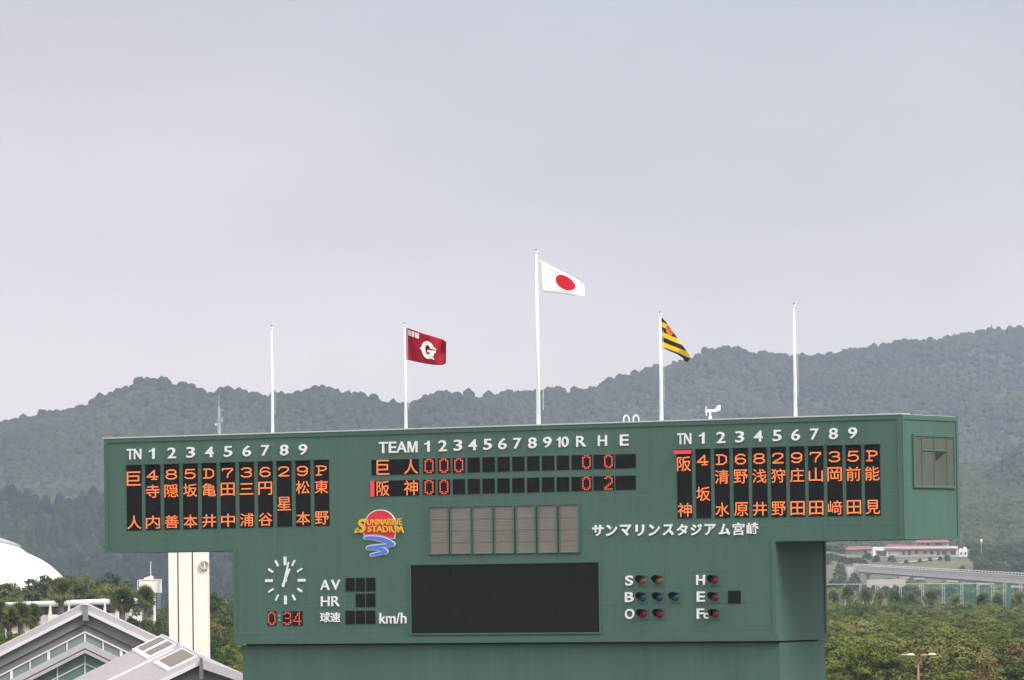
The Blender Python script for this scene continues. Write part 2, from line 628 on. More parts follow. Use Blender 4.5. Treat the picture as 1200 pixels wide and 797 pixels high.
def forest(hill, name, n, px0, px1, r, hk, m, bV, bF, jit, label, seed, t1=1.0, t0=0.0):
    rr = np.random.default_rng(seed)
    px, t = rr.uniform(px0, px1, n), t0 + rr.uniform(0, 1, n) ** 0.9 * (t1 - t0)
    k = n // 12
    t[:k] = t0 + rr.uniform(0, 0.02, k)
    P = hill.surf(px, t)
    R = r * np.clip(rr.lognormal(0, 0.38, n), 0.45, 1.7)
    R[:k] *= 0.7
    H = R * hk * rr.uniform(0.75, 1.4, n)
    tint = np.clip(1.7 * fbm(P[:, 0] / 70, P[:, 1] / 110, seed, 3) - 0.55 + rr.uniform(-0.25, 0.4, n), 0, 1)
    P[:, 2] += R * 0.35 if bV is not CON_V else 0
    return scatter(name, P, R, H, m, bV, bF, jit, tint, label)


forest(hill_main, 'hill_forest', 64000, -260, 1400, 2.15, 1.05, M['hill_leaf'], LOW_V, LOW_F, 0.17, 'blue green broadleaf forest covering the long mountain ridge', 5, 1.0, 0.018)
forest(hill_main, 'ridge_trees', 5200, -260, 1400, 2.2, 1.05, M['hill_leaf'], ICO_V, ICO_F, 0.10, 'uneven row of round tree crowns along the mountain skyline', 25, 0.03)
forest(hill_con, 'conifer_plantation', 7000, -230, 640, 1.75, 2.1, M['conifer_leaf'], ICO_V, ICO_F, 0.10, 'dense conifer plantation on the lower hill behind the white dome', 6)
forest(hill_main, 'ridge_conifers', 1500, -260, 1400, 1.5, 2.2, M['conifer_leaf'], CON_V, CON_F, 0.12, 'scattered dark conifers standing up along the mountain ridge', 15, 0.5)
forest(hill_spur, 'spur_forest', 9000, 1010, 1450, 1.7, 1.05, M['hill_leaf'], LOW_V, LOW_F, 0.17, 'mixed woodland on the nearer slope at the right edge', 8)

# grassy foothill on the right with the lane and the houses
prof_d = [900, 1150, 1300, 1480, 1575, 1600, 1632, 1680, 1720, 1770, 1800, 2000, 2300, 2700]
prof_z = [GZ, GZ + 1.5, -8.0, -5.0, -3.2, -1.5, 3.0, 4.6, 5.7, 7.6, 9.5, 20.0, 36.0, 56.0]
M['grass'] = mat('grass', (0.078, 0.082, 0.038), 0.95, 0.45, 0.05)


def slope_z(px, d):
    z = np.interp(d, prof_d, prof_z)
    fade = np.clip((px - 600) / 320, 0, 1) * np.clip((1500 - px) / 120, 0, 1)
    return GZ - 0.3 + (z - GZ + 0.3) * fade + 0.35 * (fbm(px / 14., np.asarray(d) / 60., 4, 3) - 0.5) * fade


def slope_pt(px, d):
    r = ray(px, 660)
    return np.array([r.x / r.y * d, d, float(slope_z(np.array(px), d))])


pxs, ds = np.linspace(590, 1500, 150), np.linspace(900, 2700, 226)
PX, D = np.meshgrid(pxs, ds, indexing='ij')
rx_ = ((PX - CX) * _cr + (660 - CY) * _sr) / F
V = np.stack([rx_ * D, D, slope_z(PX, D)], -1)
i, j = np.meshgrid(np.arange(149), np.arange(225), indexing='ij')
q = np.stack([i * 226 + j, (i + 1) * 226 + j, (i + 1) * 226 + j + 1, i * 226 + j + 1], -1).reshape(-1)
tag(raw('grass_slope', V.reshape(-1, 3), q, 4, M['grass'], None, None, True), kind='structure')

rr = np.random.default_rng(31)
n_s = 23000
sp_, sd_ = rr.uniform(600, 1440, n_s), 1780 + (2720 - 1780) * rr.uniform(0, 1, n_s) ** 1.1
P_ = np.array([slope_pt(a, b_) for a, b_ in zip(sp_, sd_)])
R_ = 1.75 * rr.uniform(.55, 1.3, n_s)
P_[:, 2] += R_ * .5
scatter('slope_forest', P_, R_, R_ * rr.uniform(.8, 1.3, n_s), M['conifer_leaf'], LOW_V, LOW_F, .17, np.clip(.8 * fbm(P_[:, 0] / 40, P_[:, 1] / 60, 3, 3) + rr.uniform(-.2, .4, n_s), 0, 1), 'hazy woodland rising behind the red roofed houses')
n_s = 2600
sp_, sd_ = rr.uniform(640, 1440, n_s), rr.uniform(1010, 1590, n_s)
P_ = np.array([slope_pt(a, b_) for a, b_ in zip(sp_, sd_)])
R_ = 1.3 * rr.uniform(.5, 1.4, n_s)
scatter('scrub', P_, R_, R_ * rr.uniform(.7, 1.1, n_s), M['leaf_dark'], ICO_V, ICO_F, .13, rr.uniform(0, .8, n_s), 'low scrub covering the ground below the road bridge')

M['haze'] = bpy.data.materials.new('haze')
M['haze'].use_nodes = True
hn = M['haze'].node_tree
for n_ in list(hn.nodes):
    if n_.type == 'BSDF_PRINCIPLED':
        hn.nodes.remove(n_)
pv = hn.nodes.new('ShaderNodeVolumePrincipled')
pv.inputs['Color'].default_value = (0.66, 0.775, 1.0, 1)
pv.inputs['Density'].default_value = 0.9e-4
pv.inputs['Anisotropy'].default_value = 0.0
hn.links.new(pv.outputs[0], [n_ for n_ in hn.nodes if n_.type == 'OUTPUT_MATERIAL'][0].inputs['Volume'])
tag(MB().box((-3100, -400, GZ - 1.5), (3100, 6600, 330)).build('haze', M['haze']), 'thin pale blue haze filling the air as far as the hills', 'haze', kind='stuff')

# ------------------------------------------------------------------ the scoreboard
YAW = 0.53005
O = Vector((-15.18262, 190.0, 5.40112))
E_, N_ = Vector((math.cos(YAW), -math.sin(YAW), 0)), Vector((math.sin(YAW), math.cos(YAW), 0))
W, H, D_, UL, UR, VB, TD = 32.85321, 4.23172, 4.3577, 5.67133, 27.97709, 7.63655, 3.73765


def bu(px, py, w=0.0):
    """pixel to scoreboard face: x along the face, z above the ground, for the plane w behind it"""
    r = ray(px, py)
    t = (O + N_ * w).dot(N_) / r.dot(N_)
    p = r * t - O
    return p.dot(E_), p.z + O.z - GZ


def paint(name, c, ribs=True):
    m = mat(name, c, 0.55, 0.11, 0.6, spec=0.35, stretch=(1.0, 1.0, 0.35))
    n = m.node_tree
    b = n.nodes['Principled BSDF']
    t = n.nodes.new('ShaderNodeTexCoord')
    wv = n.nodes.new('ShaderNodeTexWave')
    wv.wave_type = 'BANDS'
    wv.bands_direction = 'X'
    wv.inputs['Scale'].default_value = 1.6
    wv.inputs['Distortion'].default_value = 0.0
    n.links.new(t.outputs['Object'], wv.inputs['Vector'])
    bp = n.nodes.new('ShaderNodeBump')
    bp.inputs['Strength'].default_value = 0.05
    bp.inputs['Distance'].default_value = 0.03
    n.links.new(wv.outputs['Fac'], bp.inputs['Height'])
    n.links.new(bp.outputs[0], b.inputs['Normal'])
    # rain streaks: long thin vertical stains
    mp2 = n.nodes.new('ShaderNodeMapping')
    mp2.inputs['Scale'].default_value = (5.0, 5.0, 0.12)
    n.links.new(t.outputs['Object'], mp2.inputs[0])
    nz = n.nodes.new('ShaderNodeTexNoise')
    nz.inputs['Scale'].default_value = 1.0
    nz.inputs['Detail'].default_value = 3
    n.links.new(mp2.outputs[0], nz.inputs['Vector'])
    mr = n.nodes.new('ShaderNodeMapRange')
    mr.inputs['From Min'].default_value = 0.35
    mr.inputs['From Max'].default_value = 0.75
    mr.inputs['To Min'].default_value = 0.95
    mr.inputs['To Max'].default_value = 1.06
    n.links.new(nz.outputs[0], mr.inputs[0])
    old = b.inputs['Base Color'].links[0].from_socket
    sc_ = n.nodes.new('ShaderNodeVectorMath')
    sc_.operation = 'SCALE'
    n.links.new(old, sc_.inputs[0])
    n.links.new(mr.outputs[0], sc_.inputs['Scale'])
    n.links.new(sc_.outputs[0], b.inputs['Base Color'])
    return m


M['green'] = paint('green_paint', (0.069, 0.143, 0.109))
M['green_trim'] = mat('green_trim', (0.070, 0.140, 0.107), 0.5, 0.06, 1.5)
M['joint'] = mat('joint', (0.10, 0.175, 0.150), 0.6, 0.1, 2)
M['gap'] = mat('gap', (0.02, 0.035, 0.03), 0.8, 0.1, 2)
M['cap'] = mat('cap', (0.62, 0.68, 0.66), 0.4, 0.08, 1, metallic=0.3)
M['white'] = mat('white_paint', (0.90, 0.90, 0.88), 0.45, 0.03, 2)
M['panel'] = mat('display_black', (0.013, 0.012, 0.011), 0.7, 0.15, 3, spec=0.06)
M['panel_hood'] = mat('display_hood', (0.010, 0.012, 0.011), 0.8, 0.1, 3)
M['led'] = mat('led_orange', (0.05, 0.02, 0.01), 0.6, emit=(1.0, 0.225, 0.06), estr=1.0)
M['led_red'] = mat('led_red', (0.05, 0.01, 0.01), 0.6, emit=(1.0, 0.13, 0.05), estr=0.85)
M['led_bar'] = mat('led_bar', (0.05, 0.01, 0.01), 0.6, emit=(1.0, 0.06, 0.085), estr=0.7)

scb = thing('scoreboard', (O.x, O.y, GZ), 'huge green baseball scoreboard with orange lit team line-ups, a clock and a blank black screen', 'scoreboard', rz=-YAW)
ZT = O.z - GZ                        # top
ZB = ZT - H                          # underside of the wide upper box
ZL = ZT - VB                         # bottom of the lower box
MB().box((0, 0, ZB), (W, D_, ZT)).build('upper_cabinet', M['green'], scb)
MB().box((UL, 0, ZL), (UR, TD, ZB - 0.002)).build('lower_cabinet', M['green'], scb)
MB().box((UL + 0.22, 0.22, -0.4), (UR - 0.02, TD - 0.1, ZL - 0.065)).build('base', M['green'], scb)
MB().box((UL + 0.3, 0.34, ZL - 0.065), (UR - 0.2, TD - 0.3, ZL)).build('shadow_gap', M['gap'], scb)
t_ = MB()
TW, TP = 0.15, 0.035
t_.box((0, -TP, ZT - TW), (W, 0, ZT)).box((0, -TP, ZB), (TW, 0, ZT - TW)).box((W - TW, -TP, ZB), (W, 0, ZT - TW))
t_.box((TW, -TP, ZB), (UL, 0, ZB + 0.12)).box((UR, -TP, ZB), (W - TW, 0, ZB + 0.12))
t_.box((UL, -TP, ZL), (UL + TW, 0, ZB + 0.12)).box((UR - TW, -TP, ZL + 0.22), (UR, 0, ZB + 0.12)).box((UL + TW, -TP, ZL), (UR, 0, ZL + 0.22))
t_.box((W, 0.14, ZT - 0.16), (W + TP, D_, ZT)).box((W, 0, ZB + 0.12), (W + TP, 0.14, ZT)).box((W, D_ - 0.14, ZB + 0.12), (W + TP, D_, ZT - 0.16)).box((W, 0, ZB), (W + TP, D_, ZB + 0.12))
t_.box((UR, TD - 0.12, ZL + 0.22), (UR + TP, TD, ZB - 0.004)).box((UR, 0.003, ZL), (UR + TP, TD, ZL + 0.22))
t_.build('edge_trim', M['green_trim'], scb)
MB().box((-0.03, -TP - 0.02, ZT), (W + 0.03, 0.6, ZT + 0.045)).build('roof_flashing', M['cap'], scb)
MB().box((0.05, 0.62, ZT), (W - .05, D_ - .05, ZT + 0.02)).build('roof_bounce_sheet', M['cap'], scb)  # unseen pale sheet, added to bounce light up onto the flagpoles
j_ = MB()
for zz in (ZT - 1.03, ZT - 2.55, ZB - 0.05 + 0.62):
    j_.box((TW, -0.006, zz - 0.012), (W - TW, 0, zz + 0.012))
for zz in (ZB - 0.95, ZB - 2.05, ZL + 0.42):
    j_.box((UL + TW, -0.006, zz - 0.012), (UR - TW, 0, zz + 0.012))
    if zz > ZL + 0.5:
        j_.box((UR, 0.02, zz - 0.014), (UR + 0.008, TD - 0.13, zz + 0.014))
for zz in (ZT - 1.03, ZT - 2.45):
    j_.box((W, 0.15, zz - 0.014), (W + 0.008, D_ - 0.15, zz + 0.014))
for k in range(1, 22):
    x = W * k / 22
    lo_ = ZL + 0.43 if UL + .3 < x < UR - .3 else ZB + 0.13
    j_.box((x - 0.008, -0.004, lo_), (x + 0.008, 0, ZT - TW - 0.01))
j_.build('panel_joints', M['joint'], scb)

# --- flat shapes on the face
def quad_map(q4):
    """four pixel corners TL TR BR BL -> function of (s,t) in the unit box to local x,z"""
    c = [np.array(bu(*p)) for p in q4]

    def f(V):
        s, t = V[:, 0:1], V[:, 1:2]
        return c[3] * (1 - s) * (1 - t) + c[2] * s * (1 - t) + c[1] * s * t + c[0] * (1 - s) * t
    return f


def face_mesh(name, V2, faces, m, parent, front=0.02, back=0.0):
    """2-D shape on the board face standing from y=-back to y=-front"""
    n = len(V2)
    vs = [(x, -front, z) for x, z in V2]
    b = MB()
    if front - back > 0.004:
        edges = {}
        for f in faces:
            for a, c in zip(f, f[1:] + f[:1]):
                edges[(a, c)] = 1
        side = [(a, c) for (a, c) in edges if (c, a) not in edges]
        vs2 = vs + [(x, -back, z) for x, z in V2]
        b.add(vs2, list(faces) + [(c, a, a + n, c + n) for a, c in side])
    else:
        b.add(vs, faces)
    return b.build(name, m, parent)


def lettering(s, q4, m=None, parent=None, off=0.012, front=0.045, shear=0.0, name='lettering'):
    V2, Fc, _ = text2d(s, off, shear)
    return face_mesh(name, quad_map(q4)(V2), Fc, m or M['white'], parent or scb, front)


def rect_q(x0, y0, x1, y1, sl=-0.027):
    """pixel box whose left edge is y0..y1 and whose right edge follows the slope of the board there"""
    d = sl * (x1 - x0)
    return [(x0, y0), (x1, y0 + d), (x1, y1 + d), (x0, y1)]


def black_panel(name, q4, hood=0.0):
    P = [bu(*p) for p in q4]
    x0, x1 = (P[0][0] + P[3][0]) / 2, (P[1][0] + P[2][0]) / 2
    z1, z0 = (P[0][1] + P[1][1]) / 2, (P[2][1] + P[3][1]) / 2
    b = MB()
    b.box((x0, -0.02, z0), (x1, 0, z1))
    o = b.build(name, M['panel'], scb)
    if hood:
        MB().box((x0 - 0.015, -0.13, z1), (x1 + 0.015, 0, z1 + 0.02)).add([(x0, -0.022, z1), (x1, -0.022, z1), (x1, -0.022, z1 - hood), (x0, -0.022, z1 - hood)], [(0, 3, 2, 1)]).build('hood', M['panel_hood'], o)  # lip, plus a flat dark strip painting the shade across the panel top
    return o, x0, x1, z0, z1


# LED digits drawn as pen strokes in a unit box
ST = {
    '2': [[(.06, .72), (.1, .88), (.28, .98), (.72, .98), (.92, .86), (.92, .66), (.7, .46), (.25, .2), (.05, .03), (.95, .03)]],
    '3': [[(.08, .85), (.3, .98), (.7, .98), (.92, .85), (.92, .68), (.72, .53), (.4, .52)], [(.72, .53), (.95, .38), (.95, .18), (.72, .03), (.28, .03), (.05, .17)]],
    '4': [[(.66, .02), (.66, .98), (.03, .3), (.97, .3)], [(.45, .02), (.88, .02)]],
    '5': [[(.9, .98), (.16, .98), (.1, .52), (.35, .62), (.68, .62), (.93, .46), (.93, .2), (.7, .03), (.28, .03), (.05, .16)]],
    '6': [[(.9, .84), (.7, .98), (.35, .98), (.1, .75), (.06, .25), (.3, .03), (.7, .03), (.94, .2), (.94, .4), (.7, .56), (.3, .56), (.08, .38)]],
    '7': [[(.04, .8), (.06, .97), (.95, .97), (.95, .85), (.55, .4), (.48, .02)]],
    '8': [[(.3, .54), (.1, .68), (.1, .86), (.3, .98), (.7, .98), (.9, .86), (.9, .68), (.7, .54), (.3, .54), (.05, .38), (.05, .18), (.28, .03), (.72, .03), (.95, .18), (.95, .38), (.7, .54)]],
    '9': [[(.08, .16), (.3, .03), (.65, .03), (.9, .25), (.94, .75), (.7, .98), (.3, .98), (.06, .82), (.06, .6), (.3, .44), (.7, .44), (.92, .62)]],
    'D': [[(.04, .98), (.6, .98), (.92, .78), (.92, .22), (.6, .02), (.04, .02)], [(.26, .98), (.26, .02)]],
    'P': [[(.04, .98), (.68, .98), (.93, .86), (.93, .64), (.68, .5), (.26, .5)], [(.26, .98), (.26, .02)], [(.04, .02), (.5, .02)]],
}


def strokes2d(polys, wd, asp):
    """ribbons for pen strokes; asp = width/height so that the pen stays round"""
    V, Fc = [], []
    for pl in polys:
        P = [np.array([x * asp, y]) for x, y in pl]
        for a, b in zip(P, P[1:]):
            d = (b - a) / max(np.linalg.norm(b - a), 1e-6)
            n = np.array([-d[1], d[0]]) * wd / 2
            e = d * wd * 0.45
            o = len(V)
            V += [a - n - e, b - n + e, b + n + e, a + n - e]
            Fc.append((o, o + 1, o + 2, o + 3))
    V = np.array(V)
    V[:, 0] /= asp
    return V, Fc


DOTS = {
    '0': ["01110", "11011", "10001", "10001", "10001", "10001", "10001", "11011", "01110"],
    '2': ["01110", "11011", "00001", "00001", "00011", "00110", "01100", "11000", "11111"],
    '3': ["01110", "11011", "00001", "00001", "01110", "00001", "00001", "11011", "01110"],
    '4': ["00010", "00110", "00110", "01010", "01010", "10010", "11111", "00010", "00010"],
    ':': ["0", "0", "1", "1", "0", "1", "1", "0", "0"],
}


def dots2d(ch):
    rows = DOTS[ch]
    nr, nc = len(rows), len(rows[0])
    V, Fc = [], []
    for r, row in enumerate(rows):
        for c, b in enumerate(row):
            if b == '1':
                cx, cy = (c + 0.5) / nc, 1 - (r + 0.5) / nr
                o = len(V)
                for k in range(8):
                    a = k * math.pi / 4
                    V.append((cx + math.cos(a) * 0.40 / nc, cy + math.sin(a) * 0.40 / nr))
                Fc.append(tuple(range(o, o + 8)))
    return np.array(V), Fc


def led(V2, Fc, x0, x1, z0, z1, m, parent, name, front=0.028):
    P = np.stack([x0 + V2[:, 0] * (x1 - x0), z0 + V2[:, 1] * (z1 - z0)], 1)
    return face_mesh(name, P, Fc, m, parent, front, front)


def merge2d(parts):
    V, Fc = [], []
    for v, f in parts:
        o = len(V)
        V += list(v)
        Fc += [tuple(i + o for i in q_) for q_ in f]
    return np.array(V), Fc


def name_column(q4, code, kan, team=False):
    o, x0, x1, z0, z1 = black_panel('name_panel', q4, 0.10)
    w, h = x1 - x0, z1 - z0
    parts = []

    def put(V2, Fc, a, b, t0, t1):
        parts.append((np.stack([x0 + w * (a + V2[:, 0] * (b - a)), z1 - h * (t1 + (t0 - t1) * V2[:, 1])], 1), Fc))
    if code:
        v, f = strokes2d(ST[code], 0.125, 1.1)
        put(v, f, 0.13, 0.87, 0.085, 0.225)
    slots = {1: [(.545, .75)], 2: [(.305, .505), (.78, .98)], 9: [(.095, .31), (.775, .98)]}[9 if team else len(kan)]
    for ch, (a, b) in zip(kan, slots):
        v, f, sz = text2d(ch, 0.0)
        ww = min(1.0, sz[0] / max(sz[1], 1e-3) * (b - a) * h / w)
        hh = (b - a)
        if ch in '三':
            a, b = a + hh * 0.08, b - hh * 0.06
        ww = 0.94 if sz[0] > 0.7 else max(0.7, ww)
        put(v, f, 0.5 - ww / 2, 0.5 + ww / 2, a, b)
    for k, (V2, Fc) in enumerate(parts):
        face_mesh('position_code' if code and k == 0 else 'name_character', V2, Fc, M['led'], o, 0.028, 0.028)
    return o


left = [('', '巨人'), ('4', '寺内'), ('8', '隠善'), ('5', '坂本'), ('D', '亀井'), ('7', '田中'), ('3', '三浦'), ('6', '円谷'), ('2', '星'), ('9', '松本'), ('P', '東野')]
right = [('', '阪神'), ('4', '坂'), ('D', '清水'), ('6', '野原'), ('8', '浅井'), ('2', '狩野'), ('9', '庄田'), ('7', '山田'), ('3', '岡﨑'), ('5', '前田'), ('P', '能見')]


def columns(names, xs, wpx, top0, top1, bot0, bot1):
    n = len(names)
    for k, (code, kan) in enumerate(names):
        f = k / (n - 1)
        x = xs[0] + (xs[1] - xs[0]) * f
        wd = wpx[0] + (wpx[1] - wpx[0]) * f
        tp, bt = top0 + (top1 - top0) * f, bot0 + (bot1 - bot0) * f
        s1, s2 = (top1 - top0) / (xs[1] - xs[0]), (bot1 - bot0) / (xs[1] - xs[0])
        name_column([(x, tp), (x + wd, tp + s1 * wd), (x + wd, bt + s2 * wd), (x, bt)], code, kan, k == 0)


columns(left, (148.8, 368.8), (17.4, 17.0), 545.7, 539.8, 621.8, 616.3)
columns(right, (793.8, 1013.8), (17.2, 17.8), 527.6, 521.6, 607.6, 604.2)

WT = 0.011
for s, cx_, y0 in (('1', 178.3, 525.3), ('2', 201.7, 524.7), ('3', 223.8, 524.0), ('4', 245.6, 523.5), ('5', 267.6, 523.0), ('6', 289.6, 522.5), ('7', 311.5, 521.8), ('8', 333.4, 521.4), ('9', 355.4, 520.8)):
    wd = 6.4 if s == '1' else 9.6
    lettering(s, rect_q(cx_ - wd / 2, y0, cx_ + wd / 2, y0 + 12.6), off=WT)
lettering('TN', rect_q(149.2, 526.3, 165.8, 538.6), off=WT)
for s, cx_, y0 in (('1', 822.6, 507.0), ('2', 845.2, 506.3), ('3', 867.2, 505.5), ('4', 888.9, 504.7), ('5', 911.0, 504.0), ('6', 932.8, 503.3), ('7', 955.0, 502.4), ('8', 977.0, 501.8), ('9', 999.5, 501.0)):
    wd = 6.4 if s == '1' else 10.0
    lettering(s, rect_q(cx_ - wd / 2, y0, cx_ + wd / 2, y0 + 13.2), off=WT)
lettering('TN', rect_q(794.2, 508.0, 810.2, 520.9), off=WT)
for s, xa, xb in (('T', 444.4, 454.6), ('E', 456.2, 464.6), ('A', 465.2, 477.0), ('M', 478.2, 489.4)):
    lettering(s, rect_q(xa, 518.2 - 0.027 * (xa - 444.4), xb, 531.2 - 0.027 * (xa - 444.4)), off=WT)
for s, cx_, y0 in (('1', 500.7, 516.8), ('2', 519.2, 516.2), ('3', 537.0, 515.6), ('4', 554.3, 515.0), ('5', 571.8, 514.5), ('6', 589.2, 514.0), ('7', 606.7, 513.4), ('8', 624.3, 512.8), ('9', 641.8, 512.2)):
    wd = 6.0 if s == '1' else 9.6
    lettering(s, rect_q(cx_ - wd / 2, y0, cx_ + wd / 2, y0 + 12.8), off=WT)
lettering('1', rect_q(652.6, 512.0, 657.2, 524.4), off=WT)
lettering('0', rect_q(658.6, 511.8, 666.6, 524.2), off=WT)
lettering('R', rect_q(675.8, 511.1, 686.8, 523.6), off=WT)
lettering('H', rect_q(701.2, 510.2, 711.5, 522.8), off=WT)
lettering('E', rect_q(727.0, 509.4, 736.8, 522.4), off=WT)

# team rows with inning scores
for row, (team, inn, tot, yl, yr, hl, hr) in enumerate((('巨人', '000', ('0', '0', ''), 539.0, 532.0, 18.0, 16.2), ('阪神', '00', ('0', '2', ''), 563.6, 557.3, 18.4, 16.2))):
    def yy(x, k):
        f = (x - 435.8) / (744.3 - 435.8)
        return yl + (yr - yl) * f + k * (hl + (hr - hl) * f)

    def pq(x0, x1):
        return [(x0, yy(x0, 0)), (x1, yy(x1, 0)), (x1, yy(x1, 1)), (x0, yy(x0, 1))]
    o, x0, x1, z0, z1 = black_panel('team_panel', pq(435.8, 491.2))
    w, h = x1 - x0, z1 - z0
    parts = []
    for ch, a, b in ((team[0], .11, .38), (team[1], .69, .98)):
        v, f, _ = text2d(ch, 0.0)
        parts.append((np.stack([x0 + w * (a + v[:, 0] * (b - a)), z0 + h * (0.02 + v[:, 1] * 0.96)], 1), f))
    for v, f in parts:
        face_mesh('name_character', v, f, M['led'], o, 0.028, 0.028)
    for k in range(10):
        xa = 496.0 + 17.42 * k
        o, x0, x1, z0, z1 = black_panel('inning_panel', pq(xa, xa + 14.2))
        if k < len(inn):
            w, h = x1 - x0, z1 - z0
            led(*dots2d(inn[k]), x0 + w * .12, x1 - w * .1, z0 + h * .02, z1 - h * .0, M['led_red'], o, 'score_digit')
    for k, xa in enumerate((670.0, 695.8, 721.5)):
        o, x0, x1, z0, z1 = black_panel('total_panel', pq(xa, xa + 11.2))
        o2, x0, x1, z0, z1 = black_panel('total_panel', pq(xa + 11.8, xa + 23.6))
        if tot[k]:
            w, h = x1 - x0, z1 - z0
            led(*dots2d(tot[k]), x0 + w * .06, x1 - w * .06, z0 + h * .02, z1, M['led_red'], o2, 'score_digit')
# batting markers
q = [bu(*p) for p in ((434.6, 563.8), (439.2, 563.7), (439.2, 581.8), (434.6, 582.0))]
MB().prism([(x, -0.034, z) for x, z in q], (0, 0.010, 0)).build('batting_marker', M['led_bar'], scb)
q = [bu(*p) for p in ((792.3, 528.2), (810.3, 527.6), (810.3, 531.6), (792.3, 532.2))]
MB().prism([(x, -0.15, z) for x, z in q], (0, 0.14, 0)).build('batting_marker', M['led_bar'], scb)

# blank screen, louvre panels, stadium name
q = [bu(*p) for p in ((482.0, 662.6), (702.0, 658.9), (703.3, 741.0), (483.2, 742.3))]
M['screen'] = mat('screen_black', (0.014, 0.014, 0.0125), 0.6, 0.12, 1.2, spec=0.06)
sx0, sx1, sz1, sz0 = q[0][0], q[2][0], (q[0][1] + q[1][1]) / 2, (q[2][1] + q[3][1]) / 2
so = MB().box((sx0, -0.03, sz0), (sx1, 0, sz1)).build('video_screen', M['screen'], scb)
b = MB()
for (a, c) in (((sx0 - .05, -.06, sz1), (sx1 + .05, 0, sz1 + .05)), ((sx0 - .05, -.06, sz0 - .05), (sx1 + .05, 0, sz0)), ((sx0 - .05, -.06, sz0), (sx0, 0, sz1)), ((sx1, -.06, sz0), (sx1 + .05, 0, sz1))):
    b.box(a, c)
b.build('screen_frame', M['green_trim'], so)
b = MB()
for k in range(1, 14):
    x = sx0 + (sx1 - sx0) * k / 14
    b.box((x - 0.004, -0.033, sz0), (x + 0.004, -0.03, sz1))
for k in range(1, 6):
    z = sz0 + (sz1 - sz0) * k / 6
    b.box((sx0, -0.0334, z - 0.004), (sx1, -0.03, z + 0.004))
b.build('module_joints', M['panel_hood'], so)

M['louvre'] = mat('louvre_grey', (0.218, 0.205, 0.175), 0.85, 0.12, 1.5)
for xa, xb in ((504.3, 525.5), (529.3, 552.0), (555.2, 577.2), (580.5, 602.0), (606.0, 627.3), (631.5, 652.5), (656.5, 678.0)):
    def ly(x, k):
        f = (x - 504.3) / (678 - 504.3)
        return 594.6 - 3.2 * f + k * (54.4 + 0.9 * f)
    P = [bu(*p) for p in ((xa, ly(xa, 0)), (xb, ly(xb, 0)), (xb, ly(xb, 1)), (xa, ly(xa, 1)))]
    x0, x1, z1, z0 = P[0][0], P[1][0], (P[0][1] + P[1][1]) / 2, (P[2][1] + P[3][1]) / 2
    b = MB()
    nb = 28
    b.box((x0, -0.012, z0), (x1, 0, z1))
    for k in range(nb):
        za = z0 + (z1 - z0) * k / nb
        dz = (z1 - z0) / nb
        b.add([(x0, -0.03, za), (x1, -0.03, za), (x1, -0.014, za + dz * 0.95), (x0, -0.014, za + dz * 0.95)], [(0, 1, 2, 3)])
    for k in (1, 2, 3):
        z = z0 + (z1 - z0) * k / 4
        b.box((x0, -0.036, z - 0.014), (x1, -0.012, z + 0.014))
    lo = b.build('louvre_panel', M['louvre'], scb)
    MB().box((x0 - .04, -.06, z1), (x1 + .04, 0, z1 + .03)).box((x0 - .04, -.06, z0 - .03), (x1 + .04, 0, z0)).box((x0 - .04, -.06, z0), (x0, 0, z1)).box((x1, -.06, z0), (x1 + .04, 0, z1)).build('louvre_frame', M['green_trim'], lo)

kat = 'サンマリンスタジアム宮崎'
kx = [701.0, 717.0, 733.6, 750.2, 767.0, 783.5, 799.8, 816.3, 832.6, 849.3, 865.8, 882.2]
for k, ch in enumerate(kat):
    big = ch in '宮崎'
    wd, ht = (13.4, 14.6) if big else (13.0, 13.2)
    if ch == 'リ':
        wd = 10.0
    y0 = (614.2 if big else 615.3) - (kx[k] - 701) * 0.0083
    lettering(ch, rect_q(kx[k] - wd / 2, y0, kx[k] + wd / 2, y0 + ht, -0.018), off=0.027 if not big else 0.016)

# clock
ck = MB()
cxp, cyp = 334.6, 680.3
cc = bu(cxp, cyp)
RR = abs(bu(cxp, cyp - 27.9)[1] - cc[1])
clock = MB().lathe([(0.0, -0.03), (0.07, -0.03), (0.07, 0.0)], (cc[0], 0, cc[1]), 16, 'Y').build('clock', M['white'], scb)


def bar(name, ang, r0, r1, wd, y0, y1, parent, w1=None):
    s, c = math.sin(ang), math.cos(ang)
    w1 = w1 or wd
    pts = [(cc[0] + s * r + c * k, cc[1] + c * r - s * k) for r, k in ((r0, -wd / 2), (r0, wd / 2), (r1, w1 / 2), (r1, -w1 / 2))]
    return MB().prism([(x, y0, z) for x, z in pts], (0, y1 - y0, 0)).build(name, M['white'], parent)


for k in range(12):
    bigm = k % 3 == 0
    bar('hour_mark', k * math.pi / 6, RR * (0.64 if bigm else 0.70), RR * (1.0 if bigm else 0.97), RR * (0.115 if bigm else 0.075), -0.04, 0.0, clock)
bar('minute_hand', math.radians(15.5), -RR * 0.28, RR * 0.80, RR * 0.11, -0.075, -0.055, clock, RR * 0.07)
bar('hour_hand', math.radians(27.5), -RR * 0.26, RR * 0.55, RR * 0.12, -0.050, -0.032, clock, RR * 0.09)

